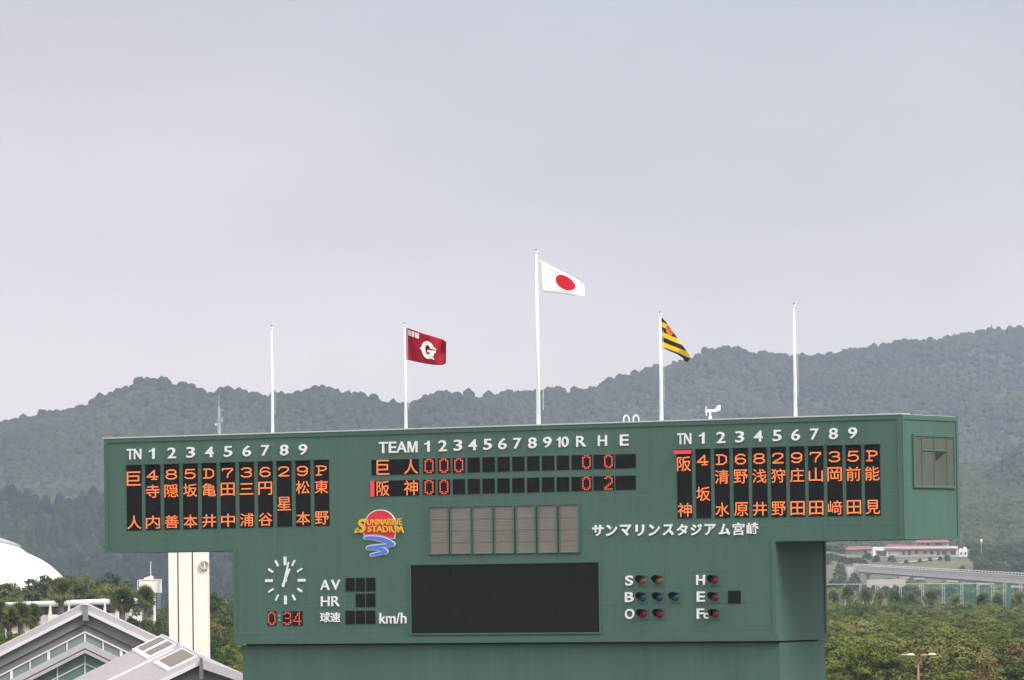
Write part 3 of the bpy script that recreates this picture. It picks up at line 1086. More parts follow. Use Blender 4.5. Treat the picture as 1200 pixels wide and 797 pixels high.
# digital time
tx = [(313.8, 324.0, '0'), (324.6, 331.0, ':'), (331.6, 342.6, '3'), (343.6, 354.6, '4')]
M['dot_dead'] = mat('dot_dead', (0.35, 0.36, 0.37), 0.6, 0.05, 3)
for xa, xb, ch in tx:
    if ch == ':':
        ca, cb = bu(326.8, 719.5), bu(329.0, 729.5)
        z_ = [cb[1] + (ca[1] - cb[1]) * 0.28, cb[1] + (ca[1] - cb[1]) * 0.78]
        for z in z_:
            MB().box((ca[0], -0.03, z - 0.035), (cb[0], 0, z + 0.035)).build('colon_dot', M['dot_dead'], scb)
        continue
    o, x0, x1, z0, z1 = black_panel('time_panel', rect_q(xa, 716.4, xb, 733.0, -0.008))
    w, h = x1 - x0, z1 - z0
    led(*dots2d(ch), x0 + w * .06, x1 - w * .05, z0 + h * .03, z1 - h * .03, M['led_red'], o, 'time_digit')

# speed gauge lettering and panels
lettering('A', rect_q(375.9, 679.8, 386.6, 691.6, -0.012), off=0.008)
lettering('V', rect_q(388.4, 679.6, 399.0, 691.4, -0.012), off=0.008)
lettering('HR', rect_q(376.6, 699.0, 398.2, 710.6, -0.012), off=0.006)
lettering('球速', rect_q(375.6, 718.0, 399.0, 729.4, -0.010), off=0.014)
lettering('km/h', rect_q(445.2, 718.2, 476.6, 731.0, -0.010), off=0.006)
for y0, hh, ks in ((677.5, 15.6, (0, 1, 2)), (696.0, 15.6, (1, 2)), (715.8, 15.6, (0, 1, 2))):
    for k in ks:
        xa = (405.1, 417.2, 429.4)[k]
        black_panel('speed_panel', rect_q(xa, y0 - 0.012 * (xa - 405), xa + 10.6, y0 + hh - 0.012 * (xa - 405), -0.012))

# count lamps
M['hood'] = mat('lamp_hood', (0.025, 0.03, 0.028), 0.6, 0.1, 3)
for s, xy in (('S', (733.2, 674.6, 742.2, 686.4)), ('B', (732.9, 694.0, 743.0, 705.6)), ('O', (732.9, 713.6, 743.8, 725.6)), ('H', (816.4, 673.8, 826.4, 685.6)), ('E', (817.0, 693.2, 826.6, 705.2)), ('F', (817.0, 713.2, 825.6, 725.2)), ('c', (825.2, 718.4, 831.2, 725.2))):
    lettering(s, rect_q(*xy, -0.012), off=0.018 if s != 'c' else 0.010)
for c, name, pts in (((0.42, 0.17, 0.03), 'amber', ((753.4, 679.8), (772.6, 679.6))), ((0.02, 0.14, 0.24), 'blue', ((753.7, 699.6), (773.1, 699.5), (792.2, 699.3))), ((0.33, 0.012, 0.03), 'red', ((754.2, 719.2), (773.5, 719.0), (837.5, 679.4), (838.1, 699.2), (838.8, 719.0)))):
    lm = mat('lens_' + name, tuple(v * 0.62 for v in c), 0.22, 0.05, 4, spec=0.5)
    for px, py in pts:
        x, z = bu(px, py)
        b = MB().box((x - 0.20, -0.03, z - 0.20), (x + 0.20, 0, z + 0.20))
        lo = b.build('count_lamp', M['green_trim'], scb)
        lo['label'] = name + ' count lamp in a short round hood'
        MB().lathe([(0.15, -0.03), (0.145, -0.06), (0.11, -0.09), (0.055, -0.105), (0.0, -0.11)], (x, 0, z), 20, 'Y').build('lens', lm, lo, True)
        hb = MB()
        vs, fs = [], []
        for k in range(15):
            a = math.radians(25 + 190 * k / 14)
            ln = -0.04 - 0.30 * (math.sin(math.pi * k / 14) ** 0.6)
            for r in (0.172, 0.158):
                vs += [(x + math.cos(a) * r, -0.03, z + math.sin(a) * r), (x + math.cos(a) * r, ln, z + math.sin(a) * r)]
        for k in range(14):
            o4 = k * 4
            fs += [(o4, o4 + 1, o4 + 5, o4 + 4), (o4 + 2, o4 + 6, o4 + 7, o4 + 3), (o4 + 1, o4 + 3, o4 + 7, o4 + 5)]
        hb.add(vs, fs).build('hood', M['hood'], lo, True)
black_panel('error_panel', rect_q(853.4, 692.3, 868.2, 707.4, -0.010))

# emblem: red setting sun, yellow lettering, blue wave
EZ = 9.967


def ep(x, y):
    return bu(400 + x / EZ, 585 + y / EZ)


def smooth_line(pts, n=60):
    P = np.array(pts, dtype=float)
    for _ in range(4):
        Q = np.empty((2 * len(P) - 2, P.shape[1]))
        Q[0::2] = P[:-1] * 0.75 + P[1:] * 0.25
        Q[1::2] = P[:-1] * 0.25 + P[1:] * 0.75
        P = np.vstack([P[:1], Q, P[-1:]])
    return P


M['em_red'] = mat('emblem_red', (0.70, 0.035, 0.05), 0.5, 0.04, 3)
M['em_yellow'] = mat('emblem_yellow', (0.83, 0.50, 0.03), 0.5, 0.04, 3)
M['em_blue'] = mat('emblem_blue', (0.10, 0.22, 0.70), 0.5, 0.04, 3)
M['em_pale'] = mat('emblem_pale', (0.80, 0.78, 0.80), 0.5, 0.03, 3)
sun_out = [(283, 240), (300, 212), (335, 165), (385, 135), (440, 122), (500, 124), (555, 145), (600, 182), (628, 225), (645, 290), (648, 350), (642, 410), (628, 465), (590, 462), (530, 445), (470, 428), (400, 418), (330, 418), (268, 425), (258, 400), (262, 350), (270, 290)]
cen = np.array([455, 300])
sun_in = [tuple(cen + (np.array(p) - cen) * np.array([0.945, 0.945])) for p in sun_out]
emb = MB().prism([(ep(*p)[0], 0, ep(*p)[1]) for p in sun_out], (0, -0.03, 0)).build('emblem', M['em_pale'], scb)
emb['label'] = 'red setting sun emblem with yellow lettering over a blue wave'
MB().prism([(ep(*p)[0], -0.03, ep(*p)[1]) for p in sun_in], (0, -0.006, 0)).build('sun_disc', M['em_red'], emb)
wave = [(285, 452, 20), (340, 448, 26), (430, 458, 34), (520, 482, 40), (600, 520, 32), (612, 532, 24), (560, 540, 22), (450, 545, 20), (340, 560, 22), (306, 572, 22), (360, 572, 24), (460, 580, 28), (520, 600, 30), (528, 618, 26), (480, 628, 20), (410, 640, 22), (358, 655, 18)]
WP = smooth_line(wave)


def ribbon(grow, y, name, m, parent):
    pts = []
    ang = []
    xy = WP[:, :2]
    b = MB()
    for k in range(len(WP)):
        # overlapping discs joined by quads give a brush stroke
        r = WP[k, 2] * 0.72 + grow
        if k % 3 == 0 or k == len(WP) - 1:
            n = 14
            c = [(xy[k, 0] + r * math.cos(6.2832 * i / n), xy[k, 1] + r * math.sin(6.2832 * i / n)) for i in range(n)]
            yy_ = y - 0.00035 * (k % 30) * 0.2
            b.prism([(ep(*p)[0], yy_, ep(*p)[1]) for p in c], (0, 0.02, 0))
    return b.build(name, m, parent)


ribbon(10, -0.030, 'wave_outline', M['em_pale'], emb)
ribbon(0, -0.048, 'wave', M['em_blue'], emb)


def em_text(s, q4, off, m, y, name='emblem_lettering', shear=0.0):
    V2, Fc, _ = text2d(s, off, shear)
    f = quad_map([(400 + x / EZ, 585 + y_ / EZ) for x, y_ in q4])
    return face_mesh(name, f(V2), Fc, m, emb, y, 0.036)


em_text('S', [(215, 228), (310, 232), (285, 392), (180, 392)], 0.03, M['em_yellow'], 0.07)
MB().prism([(ep(*p)[0], -0.036, ep(*p)[1]) for p in ((160, 398), (178, 345), (235, 352), (232, 388))], (0, -0.034, 0)).build('emblem_lettering', M['em_yellow'], emb)
em_text('UNMARINE', [(312, 240), (712, 222), (722, 300), (310, 302)], 0.016, M['em_yellow'], 0.072)
em_text('STADIUM', [(325, 315), (712, 308), (742, 395), (318, 382)], 0.018, M['em_yellow'], 0.074)

# louvred opening on the end wall
def su(px, py):
    """pixel to the end wall of the upper box: y into depth, z above ground"""
    r = ray(px, py)
    OW = O + E_ * W
    t = OW.dot(E_) / r.dot(E_)
    p = r * t - OW
    return p.dot(N_), p.z + O.z - GZ


A, B_, C_, Dd = (su(*p) for p in ((1069.5, 511.0), (1115.9, 513.0), (1117.0, 569.8), (1071.3, 569.4)))
y0, y1, z1, z0 = (A[0] + Dd[0]) / 2, (B_[0] + C_[0]) / 2, (A[1] + B_[1]) / 2, (C_[1] + Dd[1]) / 2
M['side_louvre'] = mat('side_louvre', (0.142, 0.152, 0.122), 0.85, 0.12, 1.5)
b = MB().box((W, y0, z0), (W + 0.01, y1, z1))
for k in range(30):
    za, dz = z0 + (z1 - z0) * k / 30, (z1 - z0) / 30
    b.add([(W + 0.05, y0, za), (W + 0.05, y1, za), (W + 0.012, y1, za + dz * 0.95), (W + 0.012, y0, za + dz * 0.95)], [(0, 1, 2, 3)])
sv = b.build('side_louvre_window', M['side_louvre'], scb)
b = MB()
b.box((W, y0 - .1, z1), (W + .07, y1 + .1, z1 + .07)).box((W, y0 - .1, z0 - .07), (W + .07, y1 + .1, z0)).box((W, y0 - .1, z0), (W + .07, y0, z1)).box((W, y1, z0), (W + .07, y1 + .1, z1))
for f in (0.19, 0.5, 0.82):
    y = y0 + (y1 - y0) * f
    b.box((W + .01, y - .026, z0), (W + .06, y + .026, z1))
b.box((W + .012, y0 + (y1 - y0) * .19, z1 - (z1 - z0) * .29), (W + .068, y0 + (y1 - y0) * .82, z1 - (z1 - z0) * .265))
b.build('window_frame', M['green_trim'], sv)
ya, yb = y0 + (y1 - y0) * .53, y0 + (y1 - y0) * .79
MB().prism([(W + .055, ya, z1 - (z1 - z0) * .295), (W + .055, yb, z1 - (z1 - z0) * .30), (W + .055, ya, z1 - (z1 - z0) * .48)], (0.012, 0, 0)).build('torn_louvre_hole', M['gap'], sv)

# ------------------------------------------------------------------ things on the scoreboard roof
M['pole'] = mat('pole_white', (0.90, 0.90, 0.89), 0.35, 0.03, 1, spec=0.5)
M['finial'] = mat('finial_grey', (0.35, 0.35, 0.34), 0.4, 0.1, 4, metallic=0.5)
M['rope'] = mat('rope', (0.62, 0.62, 0.60), 0.9, 0.1, 5)
PW = 1.6


def on_roof(px, py_edge=None, w=PW):
    """spot on the roof, w behind the face, at this pixel column"""
    f = (px - 122.8) / (1056 - 122.8)
    x, _ = bu(px, 514 - 28 * f, w)
    return O + E_ * x + N_ * w


def top_z(px, py, base):
    r = ray(px, py)
    return (r * (Vector((base.x, base.y)).length / Vector((r.x, r.y)).length)).z


poles = []
for pxb, pxt, pyt, rad, lab in ((319.6, 318.0, 381, 0.055, 'bare white flagpole at the left, above the orange line-up that starts 巨人'),
                                (475.8, 474.6, 378, 0.055, 'white flagpole flying the dark red flag'),
                                (631.2, 628.4, 292, 0.072, 'tallest white flagpole, at the centre, with the white and red disc flag'),
                                (775.4, 773.2, 365, 0.065, 'white flagpole with the yellow and black striped flag'),
                                (932.4, 929.6, 355, 0.06, 'bare white flagpole at the right, right of the wind vane')):
    base = on_roof(pxb)
    zt = top_z(pxt, pyt, base)
    root = thing('flagpole', (base.x, base.y, O.z), lab, 'flagpole', 'flagpoles on the scoreboard roof')
    L = zt - O.z - 0.12
    rad *= 0.86
    MB().tube([(0, 0, 0.08), (0, 0, L * 0.5), (0, 0, L)], [rad * 1.25, rad * 1.0, rad * 0.62], 12).build('pole', M['pole'], root, True)
    MB().lathe([(0.0, 0.0), (0.2, 0.0), (0.2, 0.04), (0.12, 0.08), (0, 0.08)], (0, 0, 0), 14).build('base_plate', M['pole'], root)
    MB().lathe([(0.0, L), (0.075, L), (0.075, L + 0.05), (0.0, L + 0.05)], (0, 0, 0), 12).build('truck', M['pole'], root)
    MB().lathe([(0.02, L + 0.05), (0.028, L + 0.08), (0.034, L + 0.11), (0.028, L + 0.14), (0.0, L + 0.17)], (0, 0, 0), 10).build('finial', M['finial'], root, True)
    if pxb > 600 and pxb < 700:
        MB().tube([(0.16, -0.02, L - 0.05), (0.22, -0.05, L - 1.7), (0.17, -0.03, 0.6)], 0.012, 5).build('halyard', M['rope'], root)
    else:
        MB().tube([(0.09, -0.02, L - 0.05), (0.10, -0.03, 0.8)], 0.008, 5).build('halyard', M['rope'], root)
    poles.append((base, zt))


def flag(name, pole, top, bot, m, label, ripple, nu=30, nv=16, uvf=None):
    base, _ = pole
    T, Bt = np.array(top, float), np.array(bot, float)

    def S(u, v):
        """u from the pole, v from the bottom"""
        k = np.linspace(0, 1, len(T))
        tx, ty = np.interp(u, k, T[:, 0]), np.interp(u, k, T[:, 1])
        bx, by = np.interp(u, k, Bt[:, 0]), np.interp(u, k, Bt[:, 1])
        p = at(bx + (tx - bx) * v, by + (ty - by) * v, base.y)
        return p + Vector((0, 1, 0)) * ripple(u, v)
    V, Fc = [], []
    for a in range(nu + 1):
        for b_ in range(nv + 1):
            V.append(S(a / nu, b_ / nv))
    for a in range(nu):
        for b_ in range(nv):
            i0 = a * (nv + 1) + b_
            Fc.append((i0, i0 + nv + 1, i0 + nv + 2, i0 + 1))
    me = bpy.data.meshes.new(name)
    org = V[nv]
    me.from_pydata([tuple(p - org) for p in V], [], Fc)
    uv = me.uv_layers.new(name='uv')
    for p in me.polygons:
        p.use_smooth = True
        for li in p.loop_indices:
            vi = me.loops[li].vertex_index
            uu, vv = (vi // (nv + 1)) / nu, (vi % (nv + 1)) / nv
            uv.data[li].uv = (uu, vv if uvf is None else uvf(uu, vv, T, Bt))
    me.materials.append(m)
    o = bpy.data.objects.new(name, me)
    col.objects.link(o)
    o.location = org
    sm = o.modifiers.new('cloth', 'SOLIDIFY')
    sm.thickness = 0.004
    tag(o, label, 'flag', 'flags on the scoreboard roof')
    return o, S, org


def cloth_mat(name):
    m = bpy.data.materials.new(name)
    m.use_nodes = True
    n = m.node_tree
    b = n.nodes['Principled BSDF']
    b.inputs['Roughness'].default_value = 0.8
    b.inputs['Specular IOR Level'].default_value = 0.1
    uvn = n.nodes.new('ShaderNodeUVMap')
    sp = n.nodes.new('ShaderNodeSeparateXYZ')
    n.links.new(uvn.outputs[0], sp.inputs[0])
    return m, n, b, sp


def mth(n, op, a, b_=None):
    k = n.nodes.new('ShaderNodeMath')
    k.operation = op
    for i_, v in enumerate((a, b_)):
        if v is None:
            continue
        if isinstance(v, (int, float)):
            k.inputs[i_].default_value = v
        else:
            n.links.new(v, k.inputs[i_])
    return k.outputs[0]


def mixc(n, fac, a, b_):
    k = n.nodes.new('ShaderNodeMix')
    k.data_type = 'RGBA'
    n.links.new(fac, k.inputs[0])
    for i_, v in ((6, a), (7, b_)):
        if isinstance(v, tuple):
            k.inputs[i_].default_value = (*v, 1)
        else:
            n.links.new(v, k.inputs[i_])
    return k.outputs[2]


def disc(n, sp, cu, cv, ru, rv):
    a = mth(n, 'DIVIDE', mth(n, 'SUBTRACT', sp.outputs[0], cu), ru)
    b_ = mth(n, 'DIVIDE', mth(n, 'SUBTRACT', sp.outputs[1], cv), rv)
    return mth(n, 'LESS_THAN', mth(n, 'ADD', mth(n, 'MULTIPLY', a, a), mth(n, 'MULTIPLY', b_, b_)), 1.0)


m, n, b, sp = cloth_mat('flag_white_red')
n.links.new(mixc(n, disc(n, sp, 0.50, 0.55, 0.20, 0.335), (0.84, 0.83, 0.83), (0.68, 0.025, 0.04)), b.inputs['Base Color'])
flag('flag', poles[2], [(631.8, 304), (648, 313), (664, 321.5), (678, 329), (684.6, 334)], [(635.4, 341.5), (648, 342.6), (664, 345), (676, 347), (685.2, 347.2)], m,
     'white flag with a red disc on the tallest pole', lambda u, v: 0.10 * math.sin(6.5 * u + 1.2 * v) * u ** 0.6)

m, n, b, sp = cloth_mat('flag_dark_red')
b.inputs['Base Color'].default_value = (0.30, 0.010, 0.028, 1)
rip = lambda u, v: 0.06 * math.sin(22 * u - 5 * v) * u + 0.17 * math.sin(7.5 * u + 1.6 * v + 0.4) * u ** 0.5 + 0.05 * math.sin(15 * u + 3 * v)
fo, S, org = flag('flag', poles[1], [(476.0, 383.8), (485, 387), (497, 391.4), (510, 395), (519, 397.6), (523.0, 401)], [(476.4, 421.2), (486, 423.6), (498, 426.2), (508, 427.8), (519, 428), (522.4, 425)], m,
                  'dark red flag with a large white letter G', rip)


def on_flag(V2, Fc, u0, u1, v0, v1, name):
    vs = [S(u0 + x * (u1 - u0), v0 + y * (v1 - v0)) - org + Vector((0, -0.05, 0)) for x, y in V2]
    M['flag_white'] = M.get('flag_white') or mat('flag_white', (0.84, 0.80, 0.74), 0.8, 0.02, 2)
    return MB().add(vs, Fc).build(name, M['flag_white'], fo)


# the slab-like ornamental letter: thick ring, bar and foot
def arc(cx_, cy_, rx, ry, a0, a1, n_=16):
    return [(cx_ + rx * math.cos(math.radians(a0 + (a1 - a0) * k / n_)), cy_ + ry * math.sin(math.radians(a0 + (a1 - a0) * k / n_))) for k in range(n_ + 1)]


oo, ii = arc(.45, .5, .42, .50, 25, 330, 22), arc(.44, .52, .17, .26, 25, 330, 22)
gv = oo + ii
gf = [(k, k + 1, 23 + k + 1, 23 + k) for k in range(22)]
for poly in ([(.40, .38), (.40, .50), (.98, .56), (1.0, .46), (.88, .40)], [(.62, .05), (.62, .42), (.88, .42), (.84, .2), (.95, .0)], [(.52, .62), (.95, .60), (1.02, .64), (.84, .72), (.70, .74)], [(0, .42), (-.06, .5), (0, .58), (.06, .5)]):
    gf.append(tuple(range(len(gv), len(gv) + len(poly))))
    gv += poly
gvv = np.array(gv)
on_flag(gvv, gf, 0.33, 0.64, 0.17, 0.78, 'letter_emblem')
pv_, pf_ = [], []
for k in range(4):
    for (a, b_, c, d_) in ((0, 0, .8, .22), (0, .40, .8, .60), (0, .8, .8, 1.0), (.05, .0, .28, 1.0), (.55, .0, .78, 1.0)):
        if (k + int(a * 10)) % 5 == 3:
            continue
        o4 = len(pv_)
        pv_ += [((k + a) / 4, b_), ((k + c) / 4, b_), ((k + c) / 4, d_), ((k + a) / 4, d_)]
        pf_.append((o4, o4 + 1, o4 + 2, o4 + 3))
on_flag(np.array(pv_), pf_, 0.05, 0.40, 0.78, 0.94, 'small_lettering')

m, n, b, sp = cloth_mat('flag_striped')
st = mth(n, 'LESS_THAN', mth(n, 'FRACT', mth(n, 'MULTIPLY', mth(n, 'ADD', sp.outputs[1], 0.0), 3.5)), 0.5)
base_c = mixc(n, st, (0.80, 0.52, 0.03), (0.022, 0.022, 0.024))
nz = n.nodes.new('ShaderNodeTexNoise')
nz.inputs['Scale'].default_value = 22
uvn = [k for k in n.nodes if k.type == 'UVMAP'][0]
n.links.new(uvn.outputs[0], nz.inputs['Vector'])
em_c = mixc(n, mth(n, 'GREATER_THAN', nz.outputs[0], 0.53), (0.72, 0.07, 0.03), (0.85, 0.42, 0.10))
n.links.new(mixc(n, disc(n, sp, 0.30, 0.73, 0.10, 0.16), base_c, em_c), b.inputs['Base Color'])


def hang(u, v, T, Bt):
    # the cloth hangs folded: its bands run on gently while the top edge droops across them
    k = np.linspace(0, 1, len(T))
    x = np.interp(u, k, Bt[:, 0]) * (1 - v) + np.interp(u, k, T[:, 0]) * v
    y = np.interp(u, k, Bt[:, 1]) * (1 - v) + np.interp(u, k, T[:, 1]) * v
    return 1 - (y - 371.5 - 0.42 * (x - 775)) / 39.5


flag('flag', poles[3], [(775.2, 372), (781, 378), (790, 390), (799, 404), (806, 414), (809.8, 419)], [(776.2, 405.5), (779.0, 408.5), (786, 412), (794, 415.4), (800.5, 419.2), (804.8, 425.6)], m,
     'drooping yellow and black striped flag with a small red emblem', lambda u, v: 0.22 * math.sin(9 * u - 2.0 * v) * u ** 0.5 + 0.25 * u * (1 - v), 40, 30, hang)

# wind vane
base = on_roof(832.4)
zt = top_z(832.4, 480.0, base)
wvz = zt - O.z
root = thing('wind_vane', (base.x, base.y, O.z), 'small white propeller wind vane on the scoreboard roof', 'wind vane')
MB().tube([(0, 0, 0), (0, 0, 0.18), (0, 0, 0.2), (0, 0, wvz * 0.80)], [0.07, 0.06, 0.03, 0.03], 10).build('mast', M['pole'], root, True)
MB().tube([(-0.13, 0, wvz * .88), (0.0, 0, wvz * .90), (0.22, 0, wvz * .90)], [0.055, 0.055, 0.035], 10).build('body', M['pole'], root, True)
MB().prism([(0.14, -.012, wvz * .84), (0.24, -.012, wvz * .86), (0.36, -.012, wvz * .94), (0.37, -.012, wvz * 1.36), (0.27, -.012, wvz * 1.33), (0.17, -.012, wvz * 1.0)], (0, .024, 0)).build('tail_fin', M['pole'], root)
pb = MB()
for k in range(4):
    a = k * math.pi / 2 + 0.2
    pb.prism([(-0.15, math.sin(a) * .02 - .02, wvz * .88 + math.cos(a) * .02), (-0.13, math.sin(a + .25) * .17, wvz * .88 + math.cos(a + .25) * .17), (-0.16, math.sin(a - .2) * .17, wvz * .88 + math.cos(a - .2) * .17)], (0.01, 0, 0))
pb.lathe([(0.0, -.02), (.035, -.01), (.035, .02), (0, .03)], (-0.14, 0, wvz * .88), 8)
pb.build('propeller', M['pole'], root)
root.rotation_euler = (0, 0, 0.1)

# ladder hoops at the roof hatch
hb = on_roof(736.5, w=1.0)
root = thing('roof_ladder', (hb.x, hb.y, O.z), 'two white curved ladder handrails above the roof edge', 'ladder')
for dx in (-0.17, 0.17):
    pts = [(dx, 0.0, -0.5), (dx, 0.0, 0.0)] + [(dx + 0.10 - 0.10 * math.cos(a), 0.12 - 0.12 * math.cos(a), 0.16 + 0.14 * math.sin(a)) for a in np.linspace(0, math.pi, 9)] + [(dx + 0.20, 0.24, -0.05)]
    MB().tube(pts, 0.022, 8).build('handrail', M['pole'], root, True)
b = MB()
for k in range(3):
    b.tube([(-0.17, 0, -0.4 + k * 0.17), (0.17, 0, -0.4 + k * 0.17)], 0.014, 6)
b.build('rungs', M['pole'], root)

# aerial mast behind the left part of the board
mb = on_roof(257.0, w=3.2)
root = thing('aerial_mast', (mb.x, mb.y, O.z), 'thin pale grey aerial mast rising behind the scoreboard roof', 'mast')
zz = top_z(256.4, 462, mb) - O.z
M['post_grey'] = mat('dish_grey', (0.45, 0.46, 0.48), 0.6, 0.05, 3)
M['mast'] = mat('mast_grey', (0.33, 0.34, 0.36), 0.6, 0.1, 2)
MB().tube([(0, 0, 0), (0, 0, zz - 0.55), (0, 0, zz - 0.45), (0, 0, zz)], [0.07, 0.05, 0.016, 0.01], 8).build('pole', M['mast'], root)
b = MB()
for k, (zq, s) in enumerate(((0.62, 0.16), (0.78, 0.10), (0.98, -0.12), (1.12, 0.12))):
    b.tube([(0, 0, zz - zq), (s, -0.05, zz - zq + 0.03)], 0.014, 6)
b.box((0.07, -0.1, zz - 1.05), (0.14, -0.02, zz - 0.88))
b.build('brackets', M['mast'], root)
MB().lathe([(0.0, 0.0), (0.04, -0.01), (0.06, -0.03)], (-0.10, -0.08, zz - 1.12), 12, 'Y').build('dish', M['post_grey'], root)

# ------------------------------------------------------------------ left: halls, pylon, dome, tank
M['roof_grey'] = mat('roof_grey', (0.42, 0.39, 0.41), 0.5, 0.05, 1.2, metallic=0.2)
M['fascia'] = mat('fascia', (0.48, 0.45, 0.465), 0.5, 0.05, 1.5)
M['fascia_white'] = mat('fascia_white', (0.74, 0.72, 0.74), 0.45, 0.03, 1.5)
M['soffit'] = mat('soffit_grey', (0.225, 0.218, 0.228), 0.7, 0.06, 1.0)
M['soffit_dark'] = mat('soffit_dark', (0.165, 0.158, 0.168), 0.7, 0.06, 1.0)
M['glass'] = mat('glass_green', (0.12, 0.215, 0.20), 0.08, 0.25, 0.5, spec=0.6)
M['glass_grey'] = mat('glass_grey', (0.20, 0.245, 0.245), 0.08, 0.25, 0.5, spec=0.6)
M['cream'] = mat('cream_wall', (0.80, 0.76, 0.68), 0.8, 0.05, 0.6)
M['brown_joint'] = mat('brown_joint', (0.16, 0.09, 0.065), 0.8, 0.1, 2)
M['dark_wall'] = mat('dark_wall', (0.16, 0.15, 0.15), 0.8, 0.15, 0.5)

DA = 300.0
ra = at(99.5, 740, DA)
hall = thing('gabled_hall', (ra.x, ra.y, GZ), 'grey gabled hall with a V-shaped strip of clerestory windows at the lower left', 'hall')
BACK = Vector((-0.083 * 16, 16, 0.0))


def stroke_poly(pts_top, pts_bot, d):
    return [at(x, y, d) for x, y in pts_top] + [at(x, y, d) for x, y in reversed(pts_bot)]


def hpart(name, px_poly, d, thick, m):
    o = MB().prism([at(x, y, d) for x, y in px_poly], (0, thick, 0)).build(name, m)
    adopt(hall, o)
    return o


RS = 0.478          # right slope in pixels
LS = 0.512
LY = lambda x, y: y + LS * (99.5 - x)
RY = lambda x, y: y + RS * (x - 99.5)
XL, XR = -60, 215


def vband(y_top, y_bot):
    return [(XL, LY(XL, y_top)), (99.5, y_top), (XR, RY(XR, y_top)), (XR, RY(XR, y_bot)), (99.5, y_bot), (XL, LY(XL, y_bot))]


def half(y_top, y_bot, right_):
    if right_:
        return [(99.5, y_top), (XR, RY(XR, y_top)), (XR, RY(XR, y_bot)), (99.5, y_bot)]
    return [(XL, LY(XL, y_top)), (99.5, y_top), (99.5, y_bot), (XL, LY(XL, y_bot))]


for r_ in (False, True):
    top = half(706.6, 708.2, r_)
    o = MB().prism([at(x, y, DA - 0.25) for x, y in top], BACK).build('roof_slope', M['roof_grey'])
    adopt(hall, o)
    hpart('fascia', half(706.9, 714.6, r_), DA - 0.32, 0.3, M['fascia'])
    hpart('fascia_edge', half(714.6, 718.4, r_), DA - 0.40, 0.38, M['fascia_white'])
    hpart('gable_panel', half(718.4, 730.0, r_), DA, 0.3, M['soffit'])
    hpart('gable_panel', half(730.2, 740.4, r_), DA + 0.12, 0.3, M['soffit_dark'])
    hpart('gable_rail', half(729.4, 731.0, r_), DA - 0.03, 0.1, M['soffit'])
    hpart('window_head', half(739.8, 741.6, r_), DA - 0.06, 0.25, M['fascia_white'])
    hpart('lower_fascia', half(751.6, 759.6, r_), DA - 0.5, 0.5, M['fascia'])
    hpart('lower_shadow_line', half(759.6, 761.2, r_), DA - 0.42, 0.4, M['soffit'])  # grey strip standing in for the shadow line below the lower fascia
    hpart('lower_trim', half(761.2, 765.2, r_), DA - 0.46, 0.4, M['fascia'])
MUL = [(-30, 2.2), (-8.5, 1.2), (13.4, 3.2), (35.1, 1.4), (56.9, 3.2), (78.5, 1.4), (99.5, 2.0), (120.8, 1.4), (142.0, 3.2), (163.5, 1.4), (185, 2.4), (206, 1.4)]
for (xa, wa), (xb, wb) in zip(MUL, MUL[1:]):
    fy = LY if xb <= 99.6 else RY
    hpart('window_pane', [(xa, fy(xa, 741.0)), (xb, fy(xb, 741.0)), (xb, fy(xb, 752.4)), (xa, fy(xa, 752.4))], DA + 0.05, 0.05, M['glass_grey'])
for xa, wa in MUL:
    fy = LY if xa <= 99.6 else RY
    hpart('mullion', [(xa - wa / 2, fy(xa, 741)), (xa + wa / 2, fy(xa, 741)), (xa + wa / 2, fy(xa, 752.6)), (xa - wa / 2, fy(xa, 752.6))], DA - 0.02, 0.06, M['fascia_white'])
hpart('gable_glazing', [(XL, LY(XL, 764)), (99.5, 764), (XR, RY(XR, 764)), (XR, 860), (XL, 860)], DA + 0.1, 0.05, M['glass'])
for yt in (777.5, 790.3, 803):
    for r_ in (False, True):
        hpart('glazing_bar', half(yt - 0.8, yt + 0.8, r_), DA + 0.02, 0.07, M['fascia_white'])
for x in (2.5, 35, 67.3, 99.5, 131.7, 164):
    fy = LY if x <= 99.6 else RY
    hpart('glazing_bar', [(x - .8, fy(x, 764)), (x + .8, fy(x, 764)), (x + .8, 858), (x - .8, 858)], DA + 0.0, 0.08, M['fascia_white'])
hpart('ridge_post', [(97.4, 706), (101.8, 706), (103.8, 727.5), (97.0, 727.5)], DA - 0.5, 0.5, M['soffit'])
hpart('ridge_cap', [(98.0, 703.4), (101.4, 703.4), (102.4, 709), (97.2, 709)], DA - 0.55, 0.8, M['fascia_white'])
a0, a1 = at(XL, 860, DA + 0.4), at(XR, 860, DA + 0.4)
o = MB().box((a0.x, DA + 0.4, GZ), (a1.x, DA + 14, at(99, 790, DA).z)).build('wall', M['cream'])
adopt(hall, o)

# roof with skylights in front of the pylon
D1, D2 = 250.0, 262.0
n_r, f_r = at(236.2, 773.0, D1), at(187.5, 746.0, D2)
n_l, f_l = at(236.2 - 150, 773 + 150 * 0.487, D1), at(187.5 - 150, 746 + 150 * 0.498, D2)
n_R, f_R = at(290, 791.5, D1), at(187.5 + 60, 746 + 60 * 0.44, D2)
sk = thing('skylight_hall', (n_r.x, n_r.y, GZ), 'pale ribbed metal roof with two raised skylights, right of the gabled hall', 'hall')


def spart(name, pts, off, m, par=None):
    o = MB().prism(pts, off).build(name, m)
    adopt(sk, o)
    return o


